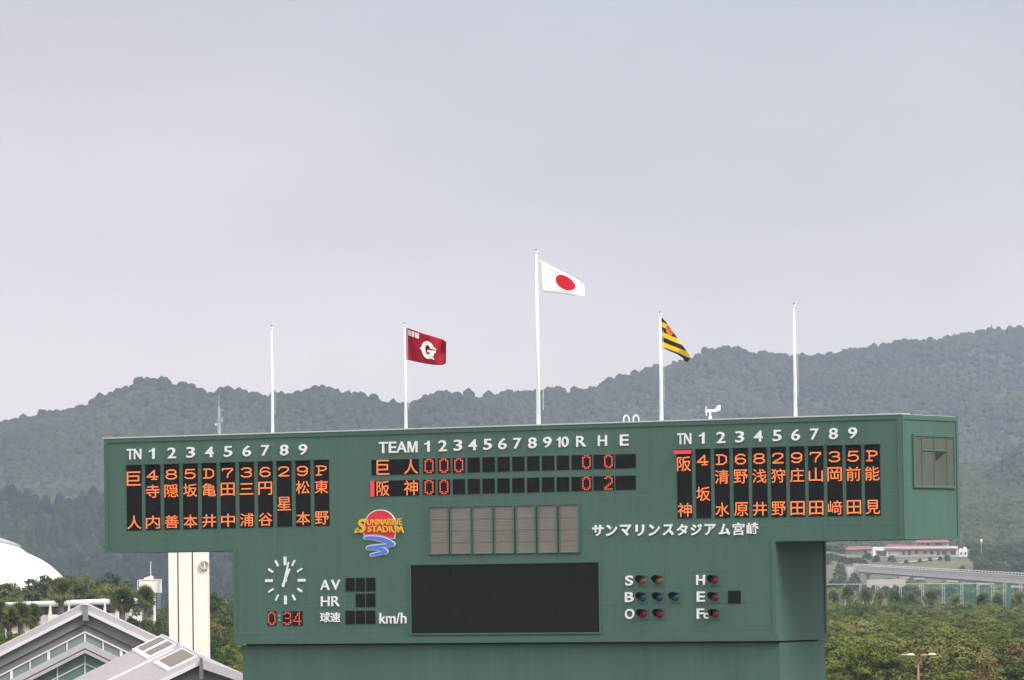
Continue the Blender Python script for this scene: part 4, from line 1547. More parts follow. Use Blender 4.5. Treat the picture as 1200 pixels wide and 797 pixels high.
M['rib_roof'] = mat('rib_roof', (0.31, 0.285, 0.302), 0.5, 0.05, 1.2, metallic=0.1)
spart('roof_slope', [n_r, f_r, f_l, n_l], (0, 0, -0.12), M['rib_roof'])
spart('roof_slope', [n_r, n_R, f_R, f_r], (0, 0, -0.12), M['rib_roof'])
rb = MB()
for k in range(27):
    t = (k + 0.5) / 27
    p = n_r.lerp(f_r, t) - Vector((0, 0, .012))
    q_ = n_l.lerp(f_l, t) - Vector((0, 0, .012))
    rb.prism([p, p.lerp(q_, 1.0), p.lerp(q_, 1.0) + Vector((0.0, 0.07, 0)), p + Vector((0.0, 0.07, 0))], (0, 0, 0.05))
o = rb.build('roof_ribs', M['fascia'])
adopt(sk, o)
nl = (n_l - n_r)
for nm, a_, b_, m_ in (('rake_trim', n_r, n_l, M['fascia_white']), ('rake_trim', n_r, n_R, M['fascia_white']), ('rake_trim', f_r, f_l, M['fascia_white'])):
    spart(nm, [a_, b_, b_ + Vector((0, 0, -0.22)), a_ + Vector((0, 0, -0.22))], (0, -0.18, 0), m_)
spart('fascia', [n_r + Vector((0, -.3, 0.02)), n_R + Vector((0, -.3, 0.02)), n_R + Vector((0, -.3, -0.42)), n_r + Vector((0, -.3, -0.42))], (0, 0.1, 0), M['fascia'])
gab = [n_r + Vector((0, .3, -.2)), n_l + Vector((0, .3, -.2)), Vector((n_l.x, D1 + .3, GZ)), Vector((n_R.x, D1 + .3, GZ)), n_R + Vector((0, .3, -.2))]
spart('gable_wall', gab, (0, 0.3, 0), M['soffit'])
spart('ridge_post', [n_r + Vector((-.07, -.35, 0.10)), n_r + Vector((.07, -.35, .10)), n_r + Vector((.10, -.35, -.95)), n_r + Vector((-.10, -.35, -.95))], (0, .2, 0), M['soffit_dark'])
M['sky_glass'] = mat('skylight_glass', (0.135, 0.112, 0.088), 0.5, 0.15, 2.0, spec=0.25, stretch=(1, 6, 6))
dslope = nl.normalized()
up = Vector((0, 0, 1))
for t0, t1, panes in ((0.99, 0.60, 2), (0.44, 0.10, 1)):
    p0, p1 = n_r.lerp(f_r, t0), n_r.lerp(f_r, t1)
    ln = 1.62
    base4 = [p0 - up * .06, p1 - up * .06, p1 + dslope * ln - up * 0.06, p0 + dslope * ln - up * .06]
    o = MB().prism(base4, up * 0.14).build('skylight', M['fascia_white'])
    adopt(sk, o)
    for k in range(panes):
        a_, b_ = (k + 0.09 * panes) / panes, (k + 1 - 0.09 * panes / 1.5) / panes
        g4 = [base4[0].lerp(base4[1], a_).lerp(base4[3].lerp(base4[2], a_), 0.06), base4[0].lerp(base4[1], b_).lerp(base4[3].lerp(base4[2], b_), .06),
              base4[0].lerp(base4[1], b_).lerp(base4[3].lerp(base4[2], b_), .86), base4[0].lerp(base4[1], a_).lerp(base4[3].lerp(base4[2], a_), .86)]
        go = MB().prism([p + up * 0.142 for p in g4], up * 0.02).build('skylight_pane', M['sky_glass'])
        go.parent = o
    spart('ridge_cowl', [p0 + up * .06, p1 + up * .06, p1 + up * .06 + Vector((.2, 0, -.06)), p0 + up * .06 + Vector((.2, 0, -.06))], up * 0.1, M['fascia'])
p0 = n_r.lerp(f_r, 0.52)
spart('roof_step', [p0 + dslope * .3, p0 + dslope * 4.5, p0 + dslope * 4.5 + Vector((0.0, .16, 0)), p0 + dslope * .3 + Vector((0.0, .16, 0))], up * 0.13, M['fascia_white'])

# cream pylon
DP = 330.0
pyl = thing('pylon', (at(220, 700, DP).x, DP, GZ), 'tall cream concrete pylon of three slabs behind the left wing of the scoreboard', 'pylon')
M['pylon'] = mat('pylon_cream', (0.88, 0.83, 0.74), 0.75, 0.04, 0.5, stretch=(1, 1, 0.2))
zt = at(220, 600, DP).z
for xa, xb, dy in ((197.6, 208.0, 0.08), (209.6, 225.0, 0.0), (226.6, 243.2, 0.05)):
    A_, B2 = at(xa, 700, DP), at(xb, 700, DP)
    o = MB().box((A_.x, DP + dy, GZ), (B2.x, DP + 2.2, zt)).build('slab', M['pylon'])
    adopt(pyl, o)
A_, B2 = at(200, 700, DP), at(241, 700, DP)
o = MB().box((A_.x, DP + 0.22, GZ), (B2.x, DP + 2.0, zt - .3)).build('core', M['brown_joint'])
adopt(pyl, o)
lp = at(239.6, 662.5, DP)
M['lamp_ring'] = mat('lamp_ring', (0.60, 0.52, 0.46), 0.6, 0.1, 3)
o = MB().lathe([(0.30, 0.0), (0.32, -0.16), (0.25, -0.18), (0.21, -0.05), (0.0, -0.03)], (lp.x, DP + 0.04, lp.z), 20, 'Y').build('round_lamp', M['lamp_ring'], None, True)
adopt(pyl, o)
o.scale = (1, 1, 1)
o = MB().box((lp.x - .04, DP - .16, lp.z - .2), (lp.x + .04, DP + .05, lp.z + .2)).build('lamp_bracket', M['pylon'])
adopt(pyl, o)

# white dome far left
DD = 820.0
axis = at(-170, 690, DD)
dome = thing('white_dome', (axis.x, axis.y, GZ), 'large white fabric dome partly cut off at the left edge', 'dome')
M['dome'] = mat('dome_white', (0.86, 0.85, 0.84), 0.5, 0.02, 0.05)
M['dome_top'] = mat('dome_top', (0.34, 0.325, 0.315), 0.6, 0.05, 0.05)


def dprof(pts):
    return [((px + 170) / F * DD, at(px, py, DD).z - GZ) for px, py in pts]


MB().lathe(dprof([(90, 790), (88, 697), (84, 688), (77, 680), (66, 669.5), (58, 662.5), (48, 656), (38, 651), (31, 648)]), (0, 0, 0), 96).build('lower_skin', M['dome'], dome, True)
MB().lathe(dprof([(31, 648), (24, 642.5), (16, 637.8), (0, 632.0), (-40, 621), (-90, 614), (-168, 611)]), (0, 0, 0), 96).build('upper_skin', M['dome'], dome, True)
vs, fs = [], []
cp = dprof([(31, 648), (24, 642.5), (16, 637.8), (0, 632.0), (-40, 621), (-90, 614)])
cz = sorted((z, r) for r, z in cp)
z_edge = dprof([(22, 641)])[0][1]
px_m = DD / F
for k in range(25):
    a = math.radians(-75 + 100 * k / 24)
    zl = z_edge + max(0.0, -a) * (9 * px_m) / math.radians(28)
    zh = cz[-1][0] - 0.2
    for q_ in range(9):
        z = zl + (zh - zl) * q_ / 8
        r = float(np.interp(z, [c[0] for c in cz], [c[1] for c in cz]))
        n_r_ = r + 0.35
        vs.append((n_r_ * math.cos(a), n_r_ * math.sin(a), z + 0.15))
for k in range(24):
    for i_ in range(8):
        fs.append((k * 9 + i_, (k + 1) * 9 + i_, (k + 1) * 9 + i_ + 1, k * 9 + i_ + 1))
o = MB().add(vs, fs).build('grey_crown', M['dome_top'], dome, True)
sm = o.modifiers.new('skin', 'SOLIDIFY')
sm.thickness = 0.4

# low white building with balcony
DL = 450.0
lb = thing('low_building', (at(70, 715, DL).x, DL, GZ), 'long low cream building with a rounded white roof edge behind the gabled hall', 'building')


def lpart(name, px_poly, d, thick, m, smooth=False):
    o = MB().prism([at(x, y, d) for x, y in px_poly], (0, thick, 0)).build(name, m)
    adopt(lb, o)
    return o


ry = lambda x: 706.2 - 0.0295 * x
A_, B2 = at(4, ry(4) + 3.4, DL), at(166, ry(166) + 2.6, DL)
rr_ = 0.26
o = MB().tube([A_, B2], rr_, 16).build('roof_edge', M['fascia_white'], None, True)
adopt(lb, o)
lpart('roof', [(4, ry(4) + 1.2), (166, ry(166) + 1.2), (166, ry(166) + 3), (4, ry(4) + 3)], DL, 9.0, M['fascia'])
lpart('wall', [(4, ry(4) + 5), (166, ry(166) + 5), (166, 748), (4, 748)], DL + 2.2, 6.0, M['dark_wall'])
lpart('window_band', [(8, 714), (162, 709.4), (162, 715.4), (8, 720)], DL + 2.1, 0.06, M['glass_grey'])
for xa in (32, 52, 78, 97, 118, 140):
    lpart('wall_pier', [(xa, 711), (xa + 7, 711), (xa + 7, 723), (xa, 723)], DL + 2.0, 0.15, mat('pier', (0.30, 0.29, 0.29), 0.8, 0.1, 1) if xa == 32 else M['dark_wall'])
lpart('balcony_parapet', [(18, 721.4), (166, 717.5), (166, 731), (18, 731.6)], DL + 0.1, 0.25, M['cream'])
lpart('lower_wall', [(6, 731.7), (166, 731.1), (166, 800), (6, 800)], DL + 0.6, 1.2, M['cream'])
for xc in (58.5, 80.5, 101.5, 122.5, 137, 153.5):
    lpart('column', [(xc - 0.4, ry(xc) + 5), (xc + 1.0, ry(xc) + 5), (xc + 2.0, 722), (xc + 2.2, 735), (xc - 2.6, 735), (xc - 2.2, 722)], DL - 0.5, 0.55, M['cream'])

# water tank on a column
DT = 600.0
tk = thing('water_tower', (at(179, 720, DT).x, DT, GZ), 'white square water tank on a slim column with a roof aerial', 'water tower')


def tpart(name, xa, ya, xb, yb, d, thick, m):
    p, q_ = at(xa, ya, d), at(xb, yb, d)
    o = MB().box((p.x, d, min(p.z, q_.z)), (q_.x, d + thick, max(p.z, q_.z))).build(name, m)
    adopt(tk, o)
    return o


tpart('tank', 163.8, 679.6, 188.0, 694.6, DT, 2.4, M['pylon'])
tpart('tank_rim', 163.2, 679.0, 188.6, 679.8, DT - .06, 2.52, M['fascia_white'])
o = MB().prism([at(168.5, 679, DT), at(168.8, 677.2, DT), at(174, 675.6, DT), at(177, 674.6, DT), at(178.4, 676, DT), at(178.8, 679, DT)], (0, 1.6, 0)).build('hatch_house', M['pylon'])
adopt(tk, o)
p, q_ = at(176.6, 675, DT), at(176.6, 657.8, DT)
o = MB().tube([p, q_], [0.05, 0.03], 8).build('aerial', M['pole'])
adopt(tk, o)
p = at(180.0, 695, DT)
tpart('column', 177.6, 694.6, 179.4, 800, DT + .8, 1.0, M['lamp_ring'])
tpart('column', 179.4, 694.6, 182.6, 800, DT + .6, 1.2, M['pylon'])
b = MB()
for xq in (161.4, 163.4):
    b.tube([at(xq, 680, DT - .2), at(xq, 695, DT - .2)], 0.035, 6)
for k in range(4):
    b.tube([at(161.4, 680.5 + k * 4.7, DT - .2), at(163.4, 680.5 + k * 4.7, DT - .2)], 0.03, 6)
o = b.build('side_cage', M['pole'])
adopt(tk, o)
b = MB()
for xq in (185.2, 187.6):
    b.tube([at(xq, 680, DT - .2), at(xq, 714, DT - .2)], 0.03, 6)
for k in range(12):
    b.tube([at(185.2, 681 + k * 2.7, DT - .2), at(187.6, 681 + k * 2.7, DT - .2)], 0.022, 6)
o = b.build('ladder', M['mast'])
adopt(tk, o)

# ------------------------------------------------------------------ right: houses, bridge, nets, lamp
M['red_roof'] = mat('red_roof', (0.175, 0.055, 0.058), 0.7, 0.12, 0.4)
M['house_wall'] = mat('house_wall', (0.62, 0.56, 0.53), 0.8, 0.06, 0.4)
M['house_white'] = mat('house_white', (0.80, 0.78, 0.76), 0.7, 0.04, 0.4)
M['house_glass'] = mat('house_glass', (0.10, 0.10, 0.11), 0.15, 0.2, 0.4, spec=0.6)


def house(root_px, d, label, walls, roofs, windows, whites, name='house'):
    r = thing(name, (at(root_px, 650, d).x, d, float(slope_z(np.array(float(root_px)), d)) - 0.5), label, 'house', 'red roofed houses on the far slope')
    for xa, ya, xb, yb, dz, th in walls:
        p, q_ = at(xa, ya, d + dz), at(xb, yb, d + dz)
        o = MB().box((p.x, d + dz, min(p.z, q_.z)), (q_.x, d + dz + th, max(p.z, q_.z))).build('wall', M['house_wall'])
        adopt(r, o)
    for eave, ridge, dz in roofs:
        E1, E2 = at(*eave[0], d - .6 + dz), at(*eave[1], d - .6 + dz)
        R1, R2 = at(*ridge[0], d + 4.5 + dz), at(*ridge[1], d + 4.5 + dz)
        B1, B2_ = E1 + Vector((0, 10, 0)), E2 + Vector((0, 10, 0))
        o = MB().add([E1, E2, R2, R1, B1, B2_], [(0, 1, 2, 3), (3, 2, 5, 4), (0, 3, 4), (1, 5, 2)]).build('roof', M['red_roof'])
        adopt(r, o)
    for xa, ya, xb, yb, dz in windows:
        p, q_ = at(xa, ya, d + dz), at(xb, yb, d + dz)
        o = MB().box((p.x, d + dz, min(p.z, q_.z)), (q_.x, d + dz + .1, max(p.z, q_.z))).build('window', M['house_glass'])
        adopt(r, o)
    for poly, dz in whites:
        o = MB().prism([at(x, y, d + dz) for x, y in poly], (0, .4, 0)).build('white_trim', M['house_white'])
        adopt(r, o)
    return r


house(1072, 1720, 'long single storey house with a red roof and white gable front on the far slope',
      [(1024, 641, 1123, 658, 1.0, 8)],
      [(((1036, 644.2), (1122.5, 643.4)), ((1040, 637.6), (1119, 640.4)), 0)],
      [(1027.5, 646.2, 1038.5, 651.5, .9), (1058, 646, 1060.5, 650.5, .9), (1064, 646, 1067.5, 650.5, .9), (1072, 646, 1076, 649, .9), (1082, 646, 1086, 649, .9), (1090, 646, 1094, 649.5, .9), (1098, 646, 1101, 650.5, .9), (1104, 646, 1109, 650, .9), (1114, 645.6, 1120, 650, .9)],
      [([(1023, 641), (1024.6, 640.6), (1041, 644.6), (1041, 646.2), (1026, 644.6), (1026, 652), (1023, 652)], 0.2), ([(1039.2, 645), (1041, 645), (1041, 652), (1039.2, 652)], 0.2), ([(1043, 646), (1054, 646), (1054, 651.4), (1043, 651.4)], 0.85), ([(1116, 640.6), (1121.4, 641.6), (1121.4, 642.6), (1116, 641.6)], -0.9)])
house(1093, 1745, 'small upper house with a flat red roof above and behind the long one',
      [(1074, 634.6, 1112, 650, 1.0, 7)],
      [(((1072, 636), (1113, 635.4)), ((1076, 632.6), (1110, 632.2)), 0)],
      [(1086, 636.2, 1089, 639.4, .9), (1096, 636.2, 1104, 639, .9)], [([(1083.6, 635.8), (1085.6, 635.8), (1085.6, 640), (1083.6, 640)], 0.8)])
house(1006, 1760, 'low house with a long red roof, half hidden by bushes left of the white gable',
      [(992.5, 642.6, 1023, 655, 1.0, 7)],
      [(((991, 644.4), (1023.2, 643.4)), ((994, 640.2), (1021, 639.8)), 0)], [(1012, 644.8, 1016, 648, .9)], [([(990.4, 645.2), (995, 645), (992.6, 648)], 0.0)])
house(1177, 1900, 'red roofed house among the trees near the right edge',
      [(1168, 630.6, 1184, 642, 1.0, 6)],
      [(((1167, 632), (1185, 631.4)), ((1169, 627.8), (1183, 627.6)), 0)], [], [([(1186, 629.2), (1192, 628.6), (1192, 630.2), (1186, 630.6)], 0.2)])
wh = thing('white_kiosk', (at(1128, 648, 1715).x, 1715, float(slope_z(np.array(1128.), 1715))), 'small white twin gabled building at the right end of the long red roofed house', 'building')
for xa, xb, yt, dz in ((1124, 1128.4, 642.4, 0.0), (1128.8, 1133.6, 640.8, 0.6)):
    p, q_ = at(xa, yt, 1715 + dz), at(xb, 651, 1715 + dz)
    mx_ = (p.x + q_.x) / 2
    hz = p.z - q_.z
    o = MB().prism([(p.x, 1715 + dz, q_.z - 2), (p.x, 1715 + dz, p.z - hz * .25), (p.x + .3, 1715 + dz, p.z - hz * .08), (mx_, 1715 + dz, p.z), (q_.x - .3, 1715 + dz, p.z - hz * .08), (q_.x, 1715 + dz, p.z - hz * .25), (q_.x, 1715 + dz, q_.z - 2)], (0, 2.5, 0)).build('wall', M['house_white'])
    adopt(wh, o)
    o = MB().prism([(mx_ - .3, 1715 + dz - .03, q_.z + .2), (mx_ + .3, 1715 + dz - .03, q_.z + .2), (mx_ + .3, 1715 + dz - .03, q_.z + 1.1), (mx_ - .3, 1715 + dz - .03, q_.z + 1.1)], (0, .02, 0)).build('window', M['house_glass'])
    adopt(wh, o)

# lane on the grass
M['lane'] = mat('lane_concrete', (0.55, 0.53, 0.49), 0.9, 0.08, 0.2)
vs = []
for f in np.linspace(0, 1, 14):
    px, d = 1054 + (1128 - 1054) * f, 1638 + 66 * f
    for k in (0, 4.0):
        p = slope_pt(px, d + k)
        vs.append((p[0], p[1], p[2] + 0.35))
tag(MB().add(vs, [(2 * k, 2 * k + 2, 2 * k + 3, 2 * k + 1) for k in range(13)]).build('lane', M['lane']), kind='structure')

# elevated road
M['concrete'] = mat('concrete', (0.44, 0.42, 0.41), 0.85, 0.1, 0.15)
M['concrete_pale'] = mat('concrete_pale', (0.47, 0.44, 0.40), 0.85, 0.1, 0.15)
M['rail'] = mat('rail_grey', (0.52, 0.49, 0.49), 0.6, 0.1, 0.5)
br = thing('road_bridge', (at(1100, 680, 1400).x, 1400, GZ), 'long grey road bridge with railings sloping down to the right', 'bridge')


def bpx(x):
    f = (x - 1007) / (1200 - 1007)
    return 1560 - 300 * f


def deck(name, x0, x1, yA, yB, y2A, y2B, thick, m, dz=0.0):
    """yA,yB top at the ends, y2 bottom"""
    top = [at(x0, yA, bpx(x0) + dz), at(x1, yB, bpx(x1) + dz)]
    bot = [at(x0, y2A, bpx(x0) + dz), at(x1, y2B, bpx(x1) + dz)]
    o = MB().prism([top[0], top[1], bot[1], bot[0]], (thick * 0.3, thick, 0)).build(name, m)
    adopt(br, o)
    return o


deck('deck', 1000, 1290, 666.4, 687.0, 669.4, 691.4, 8, M['concrete'])
deck('kerb', 1000, 1290, 665.6, 686.0, 666.5, 687.1, 0.6, M['concrete_pale'], -0.3)
deck('girder', 1007, 1290, 669.5, 691.5, 671.4, 694.4, 6, M['soffit_dark'], 1.0)  # dark colour carries the shadow on the underside of the deck
b = MB()
for row in range(2):
    dz = 0.1 + row * 7.6
    for k in range(76):
        x = 1000 + (1290 - 1000) * k / 75
        f = (x - 1000) / 290
        p, q_ = at(x, 661.0 - 0.4 * row + f * 16.0, bpx(x) + dz), at(x, 666.0 - .4 * row + f * 20.6, bpx(x) + dz)
        b.box((p.x - .09, p.y - .45, q_.z), (p.x + .09, p.y - .30, p.z + .1))
    for kk in (0.0, 0.33, 0.66):
        p0, p1 = at(1000, 661.0 - .4 * row + 5 * kk, bpx(1000) + dz), at(1290, 677.0 - .4 * row + 9.6 * kk, bpx(1290) + dz)
        b.tube([p0, p1], 0.06, 6)
o = b.build('railing', M['rail'])
adopt(br, o)
M['fence_mesh'] = mat('fence_panel', (0.33, 0.31, 0.31), 0.8, 0.1, 0.3)
deck('parapet_panel', 1000, 1290, 662.6, 679.6, 665.8, 686.2, 0.12, M['fence_mesh'], 0.25)
for x in (1017, 1058, 1076, 1115, 1152, 1190, 1230):
    f = (x - 1000) / 290
    yb = 669.4 + 22 * f
    p = at(x, yb, bpx(x) + 3)
    o = MB().tube([(p.x, p.y, GZ), (p.x, p.y, p.z - 0.5)], 0.55, 12).build('pier', M['concrete_pale'])
    adopt(br, o)
    o = MB().box((p.x - 1.6, p.y - 2.5, p.z - 1.0), (p.x + 1.6, p.y + 2.5, p.z - .45)).build('pier_cap', M['concrete_pale'])
    adopt(br, o)
A_ = at(994, 662, 1560)
o = MB().prism([at(992, 664.5, 1560), at(1008, 665.5, 1560), at(1008, 679, 1560), at(996, 681, 1560)], (0, 9, 0)).build('abutment', M['concrete_pale'])
adopt(br, o)
rw = MB().prism([at(1016, 679.4, 1390), at(1061, 678.4, 1390), at(1061, 692, 1390), at(1016, 692, 1390)], (0, .6, 0)).build('retaining_wall', M['concrete_pale'])
tag(rw, 'pale concrete retaining wall under the left end of the road bridge', 'wall')

# net fence of a ball ground
DN = 980.0
nf = thing('net_fence', (at(1090, 700, DN).x, DN, GZ), 'tall ball net fence with pale lattice posts behind the trees', 'fence')
M['post'] = mat('net_post', (0.40, 0.41, 0.41), 0.6, 0.08, 1)
M['net'] = bpy.data.materials.new('green_net')
M['net'].use_nodes = True
nn = M['net'].node_tree
pb_ = nn.nodes['Principled BSDF']
pb_.inputs['Base Color'].default_value = (0.03, 0.16, 0.12, 1)
pb_.inputs['Alpha'].default_value = 0.28
pb_.inputs['Roughness'].default_value = 0.9
M['net_teal'] = mat('net_teal', (0.04, 0.15, 0.12), 0.9, 0.1, 1)


def lattice(x, y0, wpx, d):
    b = MB()
    p, q_ = at(x - wpx / 2, y0, d), at(x + wpx / 2, y0, d)
    L = p.z - GZ
    r = 0.055
    for xx in (p.x, q_.x):
        b.tube([(xx, d, GZ), (xx, d, p.z)], r, 6)
    nb = 16
    for k in range(nb):
        za, zb = GZ + L * k / nb, GZ + L * (k + 1) / nb
        b.tube([(p.x if k % 2 else q_.x, d, za), (q_.x if k % 2 else p.x, d, zb)], 0.035, 5)
    return b


for x, wp in ((990, 1.6), (1008, 1.6), (1027, 2.6), (1055, 2.6), (1081, 2.2), (1105.5, 2.8), (1127, 2.6), (1146, 2.4), (1163, 3.2), (1177, 3.0), (1196, 2.6), (1216, 2.6)):
    o = lattice(x, 684.0 - 0.006 * (x - 990), wp, DN).build('post', M['post'])
    adopt(nf, o)
o = MB().tube([at(955, 684.9, DN), at(1165, 683.8, DN)], 0.07, 6).build('top_rail', M['post'])
adopt(nf, o)
o = MB().tube([at(1136, 712.2, DN - 4), at(1168, 711.4, DN - 4)], 0.10, 6).build('lower_rail', M['post'])
adopt(nf, o)
for xa, xb, ya, yb, m_, dz in ((1107, 1144, 685.2, 740, M['net'], .3), (1146, 1163, 688, 740, M['net'], .3), (1180.4, 1184.6, 684.0, 740, M['net_teal'], -.3), (1185, 1225, 690.0, 740, M['net'], .2)):
    o = MB().prism([at(xa, ya, DN + dz), at(xb, ya, DN + dz), at(xb, yb, DN + dz), at(xa, yb, DN + dz)], (0, .02, 0)).build('netting', m_)
    adopt(nf, o)

# four-headed street lamp in front of the wood
M['lamp_brown'] = mat('lamp_brown', (0.30, 0.155, 0.115), 0.5, 0.1, 2)
M['lamp_glass'] = mat('lamp_glass', (0.62, 0.56, 0.50), 0.3, 0.05, 3)
DS = 290.0
lc = at(1076, 779, DS)
sl = thing('street_lamp', (lc.x, lc.y, GZ), 'brown street lamp with four heads on curved arms before the trees', 'street lamp')
hz = lc.z - GZ
MB().tube([(0, 0, 0), (0, 0, 1.2), (0, 0, 1.22), (0, 0, hz)], [0.11, 0.10, 0.07, 0.06], 12).build('pole', M['lamp_brown'], sl, True)
for dx, dz_, dy in ((-0.42, 0.55, -0.1), (-0.75, 0.52, 0.35), (0.38, 0.50, 0.25), (0.78, 0.56, -0.15)):
    MB().tube([(0, 0, hz - 0.08), (dx * 0.22, dy * .2, hz + 0.10), (dx * 0.6, dy * .7, hz + dz_ * 0.75), (dx * 0.85, dy, hz + dz_)], [0.035, 0.03, 0.026, 0.024], 8).build('arm', M['lamp_brown'], sl, True)
    c = (dx, dy, hz + dz_)
    ho = MB().lathe([(0.0, 0.10), (0.10, 0.095), (0.22, 0.05), (0.26, 0.0), (0.24, -0.02)], c, 16).build('lamp_head', M['lamp_brown'] if dx in (-0.75, 0.38) else M['lamp_glass'], sl, True)
    MB().lathe([(0.24, -0.02), (0.18, -0.09), (0.0, -0.12)], c, 16).build('globe', M['lamp_glass'], ho, True)

# lone white lamp on the far right slope
p = at(1150, 633.5, 1650)
fl = thing('floodlight', (p.x, p.y, float(slope_z(np.array(1150.), 1650)) - .5), 'white floodlight box on a thin pole among the far trees', 'floodlight')
L = p.z - fl.location.z
MB().tube([(0, 0, 0), (0, 0, L - .4)], [0.12, 0.08], 8).build('pole', M['mast'], fl)
MB().prism([(-.35, -.2, L + .45), (.4, -.2, L + .5), (.28, -.2, L - .5), (-.15, -.2, L - .55)], (0, .5, 0)).build('lamp_box', M['house_white'], fl)

# ------------------------------------------------------------------ trees
protos = [tree_proto('broadleaf_tree', 100 + k, 7.4, 3.5, 2.9, 150, 120, 0.56, None, 0.088, M['leaf_wood'], 0.5) for k in range(4)]
olive = [tree_proto('olive_tree', 140 + k, 7.6, 4.2, 2.4, 90, 130, 0.62, None, 0.11, M['leaf_olive']) for k in range(2)]
rust = tree_proto('rusty_tree', 160, 6.6, 2.4, 2.0, 40, 90, 0.6, None, 0.14, M['leaf_rust'])
dark = [tree_proto('dark_tree', 170 + k, 8.5, 3.0, 3.4, 95, 120, 0.62, None, 0.12, M['leaf_dark'], 0.6) for k in range(3)]
bush = [tree_proto('bushy_tree', 180 + k, 5.4, 2.9, 2.7, 90, 120, 0.7, None, 0.13, M['leaf_dark'], 0.95) for k in range(3)]
hedge = [tree_proto('hedge_tree', 190 + k, 8.5, 3.2, 3.9, 190, 110, 0.62, None, 0.12, M['leaf_dark'], 0.9) for k in range(2)]
palm = [palm_proto('palm_tree', 200 + k, 10.9, 1.05, 60) for k in range(2)]
palm_r = [palm_proto('fan_palm', 210 + k, 7.2, 1.3, 34, False) for k in range(2)]

# the wood at the right, row behind row
placed = []
tries = 0
lab_w = 'round green broadleaf tree in the dense wood right of the scoreboard'
while len(placed) < 175 and tries < 9000:
    tries += 1
    d = 322 + (720 - 322) * random.random() ** 0.9
    px = random.uniform(885, 1275)
    x = ray(px, 720).x / ray(px, 720).y * d
    if all((x - a) ** 2 + (d - b_) ** 2 > 5.7 ** 2 for a, b_ in placed):
        placed.append((x, d))
        oliv = (px > 1090 and 340 < d < 430 and px < 1175 and random.random() < 0.75) or random.random() < 0.06
        if oliv:
            plant(random.choice(olive), (x, d, GZ), 'pale olive green tree with fine leaves in the wood right of the scoreboard', 'tree', 'trees of the wood right of the scoreboard', random.uniform(.85, 1.15), random.uniform(.92, 1.06))
        else:
            plant(random.choice(protos), (x, d, GZ), lab_w, 'tree', 'trees of the wood right of the scoreboard', random.uniform(.75, 1.25), random.uniform(.78, 1.12))
for px, py, d, s in ((1190, 742, 352, 0.6), (1150, 762, 326, 0.45)):
    p = at(px, py, d)
    plant(rust, (p.x, d - 2, GZ), 'rust brown tree between green ones at the lower right', 'tree', 'brownish trees at the lower right', s, (p.z - GZ) / 6.6)
for px, py, d in ((976, 694, 760), (993, 689, 780), (1014, 692, 770), (1031, 694, 775), (1048, 695, 765), (1066, 697, 790), (1090, 695, 780), (1119, 700, 780), (1152, 696, 770), (1168, 700, 790), (1193, 696, 770), (1212, 697, 775)):
    p = at(px, py, d)
    plant(random.choice(palm_r), (p.x, d, GZ), 'small pale tipped fan palm in the row before the net fence', 'palm', 'fan palms before the net fence', random.uniform(.95, 1.25), (p.z - GZ) / 8.2)
for px, py, d, s in ((1066, 692, 800, .8), (1118, 693, 1010, 0.9), (1178, 690, 1030, 1.0), (1004, 694, 800, .8), (1140, 694, 1030, .9), (1160, 705, 800, .7), (1040, 700, 800, .8), (1085, 704, 800, .8), (1105, 706, 790, .8), (1130, 707, 800, .8), (1185, 706, 800, .8), (1205, 704, 800, .8), (980, 700, 800, .8), (1020, 702, 800, .8), (970, 702, 780, .8), (1000, 703, 775, .8), (1050, 702, 780, .8), (1072, 703, 770, .8), (1095, 704, 775, .8), (1116, 704, 780, .8), (1150, 704, 775, .8), (1172, 705, 780, .8), (1196, 703, 770, .8), (975, 698, 752, .9), (984, 700, 748, .8), (1004, 699, 750, .8), (1022, 698, 752, .9), (1040, 699, 750, .8), (1056, 699, 748, .8), (1076, 699, 752, .9), (1098, 700, 750, .8), (1112, 700, 752, .8), (1136, 701, 750, .8), (1160, 700, 752, .8), (1182, 701, 750, .8), (1202, 700, 752, .8), (990, 706, 750, .8), (1012, 705, 752, .8), (1032, 706, 748, .8), (1060, 706, 750, .8), (1084, 707, 752, .8), (1108, 707, 750, .8), (1142, 707, 752, .8), (1165, 708, 748, .8), (1210, 706, 752, .8)):
    p = at(px, py, d)
    plant(random.choice(protos), (p.x, d, GZ), 'green tree standing by the net fence', 'tree', 'trees by the net fence', s, (p.z - GZ) / 7.6)

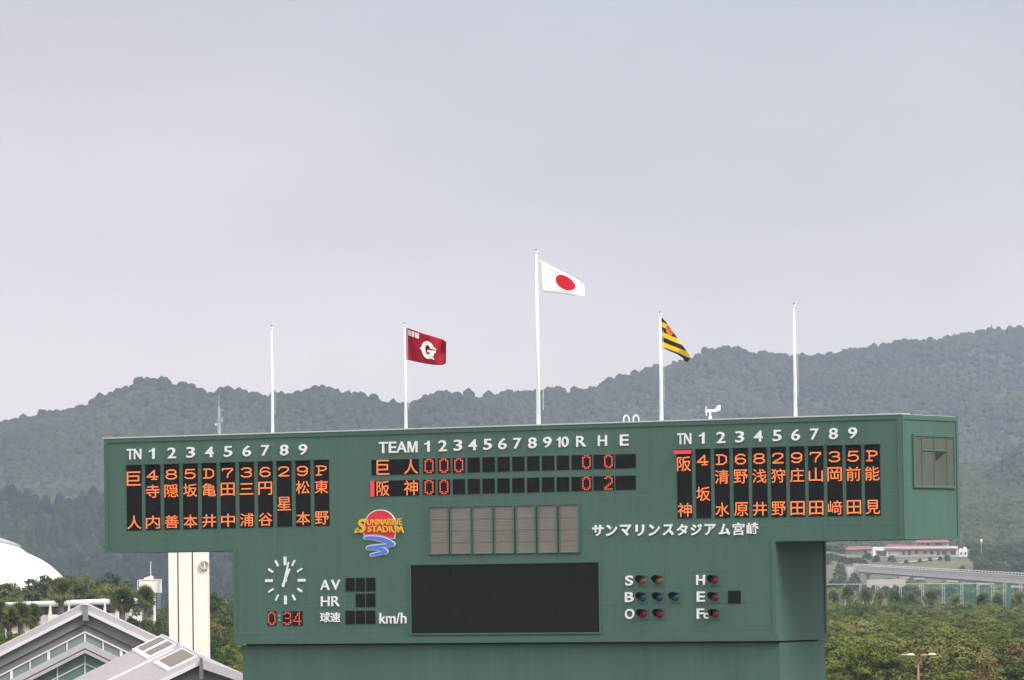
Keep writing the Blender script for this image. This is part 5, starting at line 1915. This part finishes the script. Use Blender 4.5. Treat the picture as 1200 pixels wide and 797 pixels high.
# clumps on the far slope
n_ = 0
for px, py, d, s in ((988, 650, 1650, 1.0), (996, 653, 1640, 1.1), (1004, 654, 1640, .9), (984, 657, 1600, .9), (1011, 656, 1630, .7), (1001, 668, 1540, 0.6), (1000, 672, 1500, .5), (1136, 640, 1700, 1.2), (1143, 636, 1720, 1.3), (1150, 640, 1690, 1.2), (1158, 634, 1730, 1.4), (1166, 640, 1700, 1.2), (1174, 636, 1760, 1.3),
                     (1182, 640, 1720, 1.2), (1190, 634, 1750, 1.4), (1198, 640, 1720, 1.3), (1206, 636, 1740, 1.3), (1140, 655, 1640, 1.0), (1150, 658, 1620, 1.0), (1160, 656, 1620, 1.1), (1170, 660, 1600, 1.0), (1180, 656, 1620, 1.2), (1190, 658, 1600, 1.1), (1200, 656, 1600, 1.2), (1210, 656, 1600, 1.2),
                     (1148, 648, 1670, 1.1), (1164, 648, 1670, 1.2), (1184, 648, 1670, 1.2), (1202, 648, 1670, 1.2), (975, 640, 1800, 1.0), (970, 644, 1780, 1.0), (981, 642, 1775, 1.0), (986, 645, 1760, .9), (973, 651, 1690, .9), (980, 652, 1680, .8), (968, 656, 1640, .8), (1016, 652, 1690, .8), (1027, 655, 1660, .5), (1045, 656, 1655, .5), (1110, 657, 1655, .4), (1220, 640, 1700, 1.3), (1132, 628, 1850, 1.1), (1146, 622, 1880, 1.2), (1160, 620, 1890, 1.2), (1196, 622, 1890, 1.3), (1128, 660, 1600, .5)):
    p = at(px, py, d)
    if px > 1128:
        px, py, s = px + 8, py - 1, s * 1.15
    p = at(px, py, d)
    zb = float(slope_z(np.array(float(px)), d)) - 0.3
    h = max(p.z - zb, 3.0)
    s = min(s, h / 4.6) * random.uniform(.85, 1.15)
    plant(bush[n_ % 3], (p.x, d, zb), 'dark bushy tree on the far slope beyond the road bridge', 'tree', 'trees on the far slope', s, h / 5.6)
    n_ += 1
for k in range(46):
    px, d = random.uniform(1140, 1232), random.uniform(1585, 1700)
    q_ = slope_pt(px, d)
    h = random.uniform(4.0, 6.0)
    plant(bush[k % 3], (q_[0], d, q_[2] - .3), 'dark bushy tree on the far slope beyond the road bridge', 'tree', 'trees on the far slope', h / 5.6 * random.uniform(.85, 1.1), h / 5.6)
for px, d in ((1078, 1652), (1090, 1664), (1102, 1668), (1062, 1640)):
    p = slope_pt(px, d)
    plant(bush[0], (p[0], p[1], p[2] - .2), 'tiny dark shrub beside the pale lane on the grass slope', 'shrub', 'shrubs by the lane', 0.3, 0.32)

for px, py, d, s in ((1014, 684, 1375, .8), (1026, 683, 1378, .7), (1038, 684, 1370, .8), (1049, 682.6, 1380, .7), (1061, 683, 1372, .8), (1072, 684, 1390, .8), (1094, 688, 1360, .8), (1112, 686, 1350, .9), (1003, 678, 1450, .7), (996, 676, 1460, .6), (985, 672, 1500, .7), (976, 676, 1480, .7), (1135, 690, 1300, .8), (1170, 692, 1240, .8)):
    p = at(px, py, d)
    zb = float(slope_z(np.array(float(px)), d)) - .3
    plant(bush[n_ % 3], (p.x, d, zb), 'green bushy tree near the retaining wall and the bridge piers', 'tree', 'trees under the road bridge', s, max(p.z - zb, 1.5) / 5.6)
    n_ += 1

# left side
for px, py, d, s, lab in ((71, 678, 400, 1.12, 'tall fan palm with a bare trunk in front of the long low building'),
                          (143, 690, 395, 1.15, 'bushy fan palm left of the water tower'),
                          (170.5, 688, 405, 0.85, 'slim fan palm directly below the white water tank')):
    p = at(px, py, d)
    plant(palm[0] if px != 143 else palm[1], (p.x, d, GZ), lab, 'palm', 'fan palms around the low building', s, (p.z - GZ) / 11.8)
for px, py, s in ((-4, 703, 1.1), (8, 712, 0.9), (18, 707, 1.0), (29, 710, .85)):
    p = at(px, py, 372)
    plant(palm[n_ % 2], (p.x, 372 + px * .2, GZ), 'fan palm in the thick clump at the left edge', 'palm', 'palms at the left edge', s, (p.z - GZ) / 11.8)
    n_ += 1
for px, py, d, s in ((-6, 722, 362, .7), (10, 728, 358, .7), (24, 728, 360, .4), (34, 738, 362, .35), (0, 738, 350, .6), (18, 742, 350, .6)):
    p = at(px, py, d)
    plant(protos[n_ % 4], (p.x, d, GZ), 'low green tree under the palms at the left edge', 'tree', 'trees under the left palms', s, (p.z - GZ) / 7.4)
    n_ += 1
for px, py, d, s in ((6, 687, 560, .75), (18, 692, 555, .8), (30, 690, 560, .8), (42, 687, 560, .8), (53, 678, 565, .45), (60, 686, 560, .7), (75, 688, 560, .8), (88, 684, 560, .75), (98, 671, 570, .55), (108, 678, 565, .6), (117, 681, 560, .6), (128, 680, 565, .55), (137, 679, 570, .5), (146, 690, 560, .6), (156, 698, 560, .6), (-8, 690, 560, .8)):
    p = at(px, py, d)
    use = protos[n_ % 4] if px in (98, 108, 117, 18, 60, 137) else hedge[n_ % 2]
    s *= 1.6
    plant(use, (p.x, d, GZ), 'dark green tree in the hedge behind the low building', 'tree', 'trees behind the low building', s, (p.z - GZ) / (7.3 if use in hedge else 6.9))
    n_ += 1
for px, py, d, s in ((154, 710, 390, .55), (162, 716, 382, .55), (172, 722, 376, .5), (180, 722, 384, .5), (190, 713, 392, .5), (186, 726, 372, .5), (194, 727, 372, .55), (176, 733, 365, .5), (168, 729, 368, .45), (193, 690, 620, .5)):
    p = at(px, py, d)
    plant(protos[n_ % 4] if n_ % 2 else dark[n_ % 3], (p.x, d, GZ), 'green bushy tree between the gabled roof and the cream pylon', 'tree', 'trees left of the pylon', s, (p.z - GZ) / 8.0)
    n_ += 1
for px, py, d, s in ((247, 692, 520, .6), (256, 685, 520, .6), (266, 692, 515, .6), (275, 695, 510, .6), (246, 705, 470, .6), (262, 706, 465, .65), (274, 710, 460, .6), (270, 722, 430, .6), (258, 734, 405, .55), (248, 738, 400, .55), (268, 744, 395, .55), (277, 736, 398, .6), (262, 756, 380, .5), (252, 760, 376, .5), (275, 762, 376, .55), (286, 720, 440, .7), (240, 700, 500, .6)):
    p = at(px, py, d)
    plant(protos[n_ % 4] if n_ % 3 else dark[n_ % 3], (p.x, d, GZ), 'leafy green tree in the gap between the cream pylon and the scoreboard', 'tree', 'trees right of the pylon', s, (p.z - GZ) / 7.6)
    n_ += 1
for k in range(22):
    px, d = random.uniform(292, 420), random.uniform(395, 560)
    p = at(px, 720, d)
    h = random.uniform(8.0, 10.5)
    plant(protos[k % 4] if k % 3 else dark[k % 3], (p.x, d, GZ), 'leafy green tree in the gap between the cream pylon and the scoreboard', 'tree', 'trees right of the pylon', random.uniform(.7, .95), h / 7.6)
p = at(250, 720, 425)
plant(copy_tree(rust), (p.x, 425, GZ), 'rusty orange tree just right of the cream pylon', 'tree', None, .55, (p.z - GZ) / 6.6)
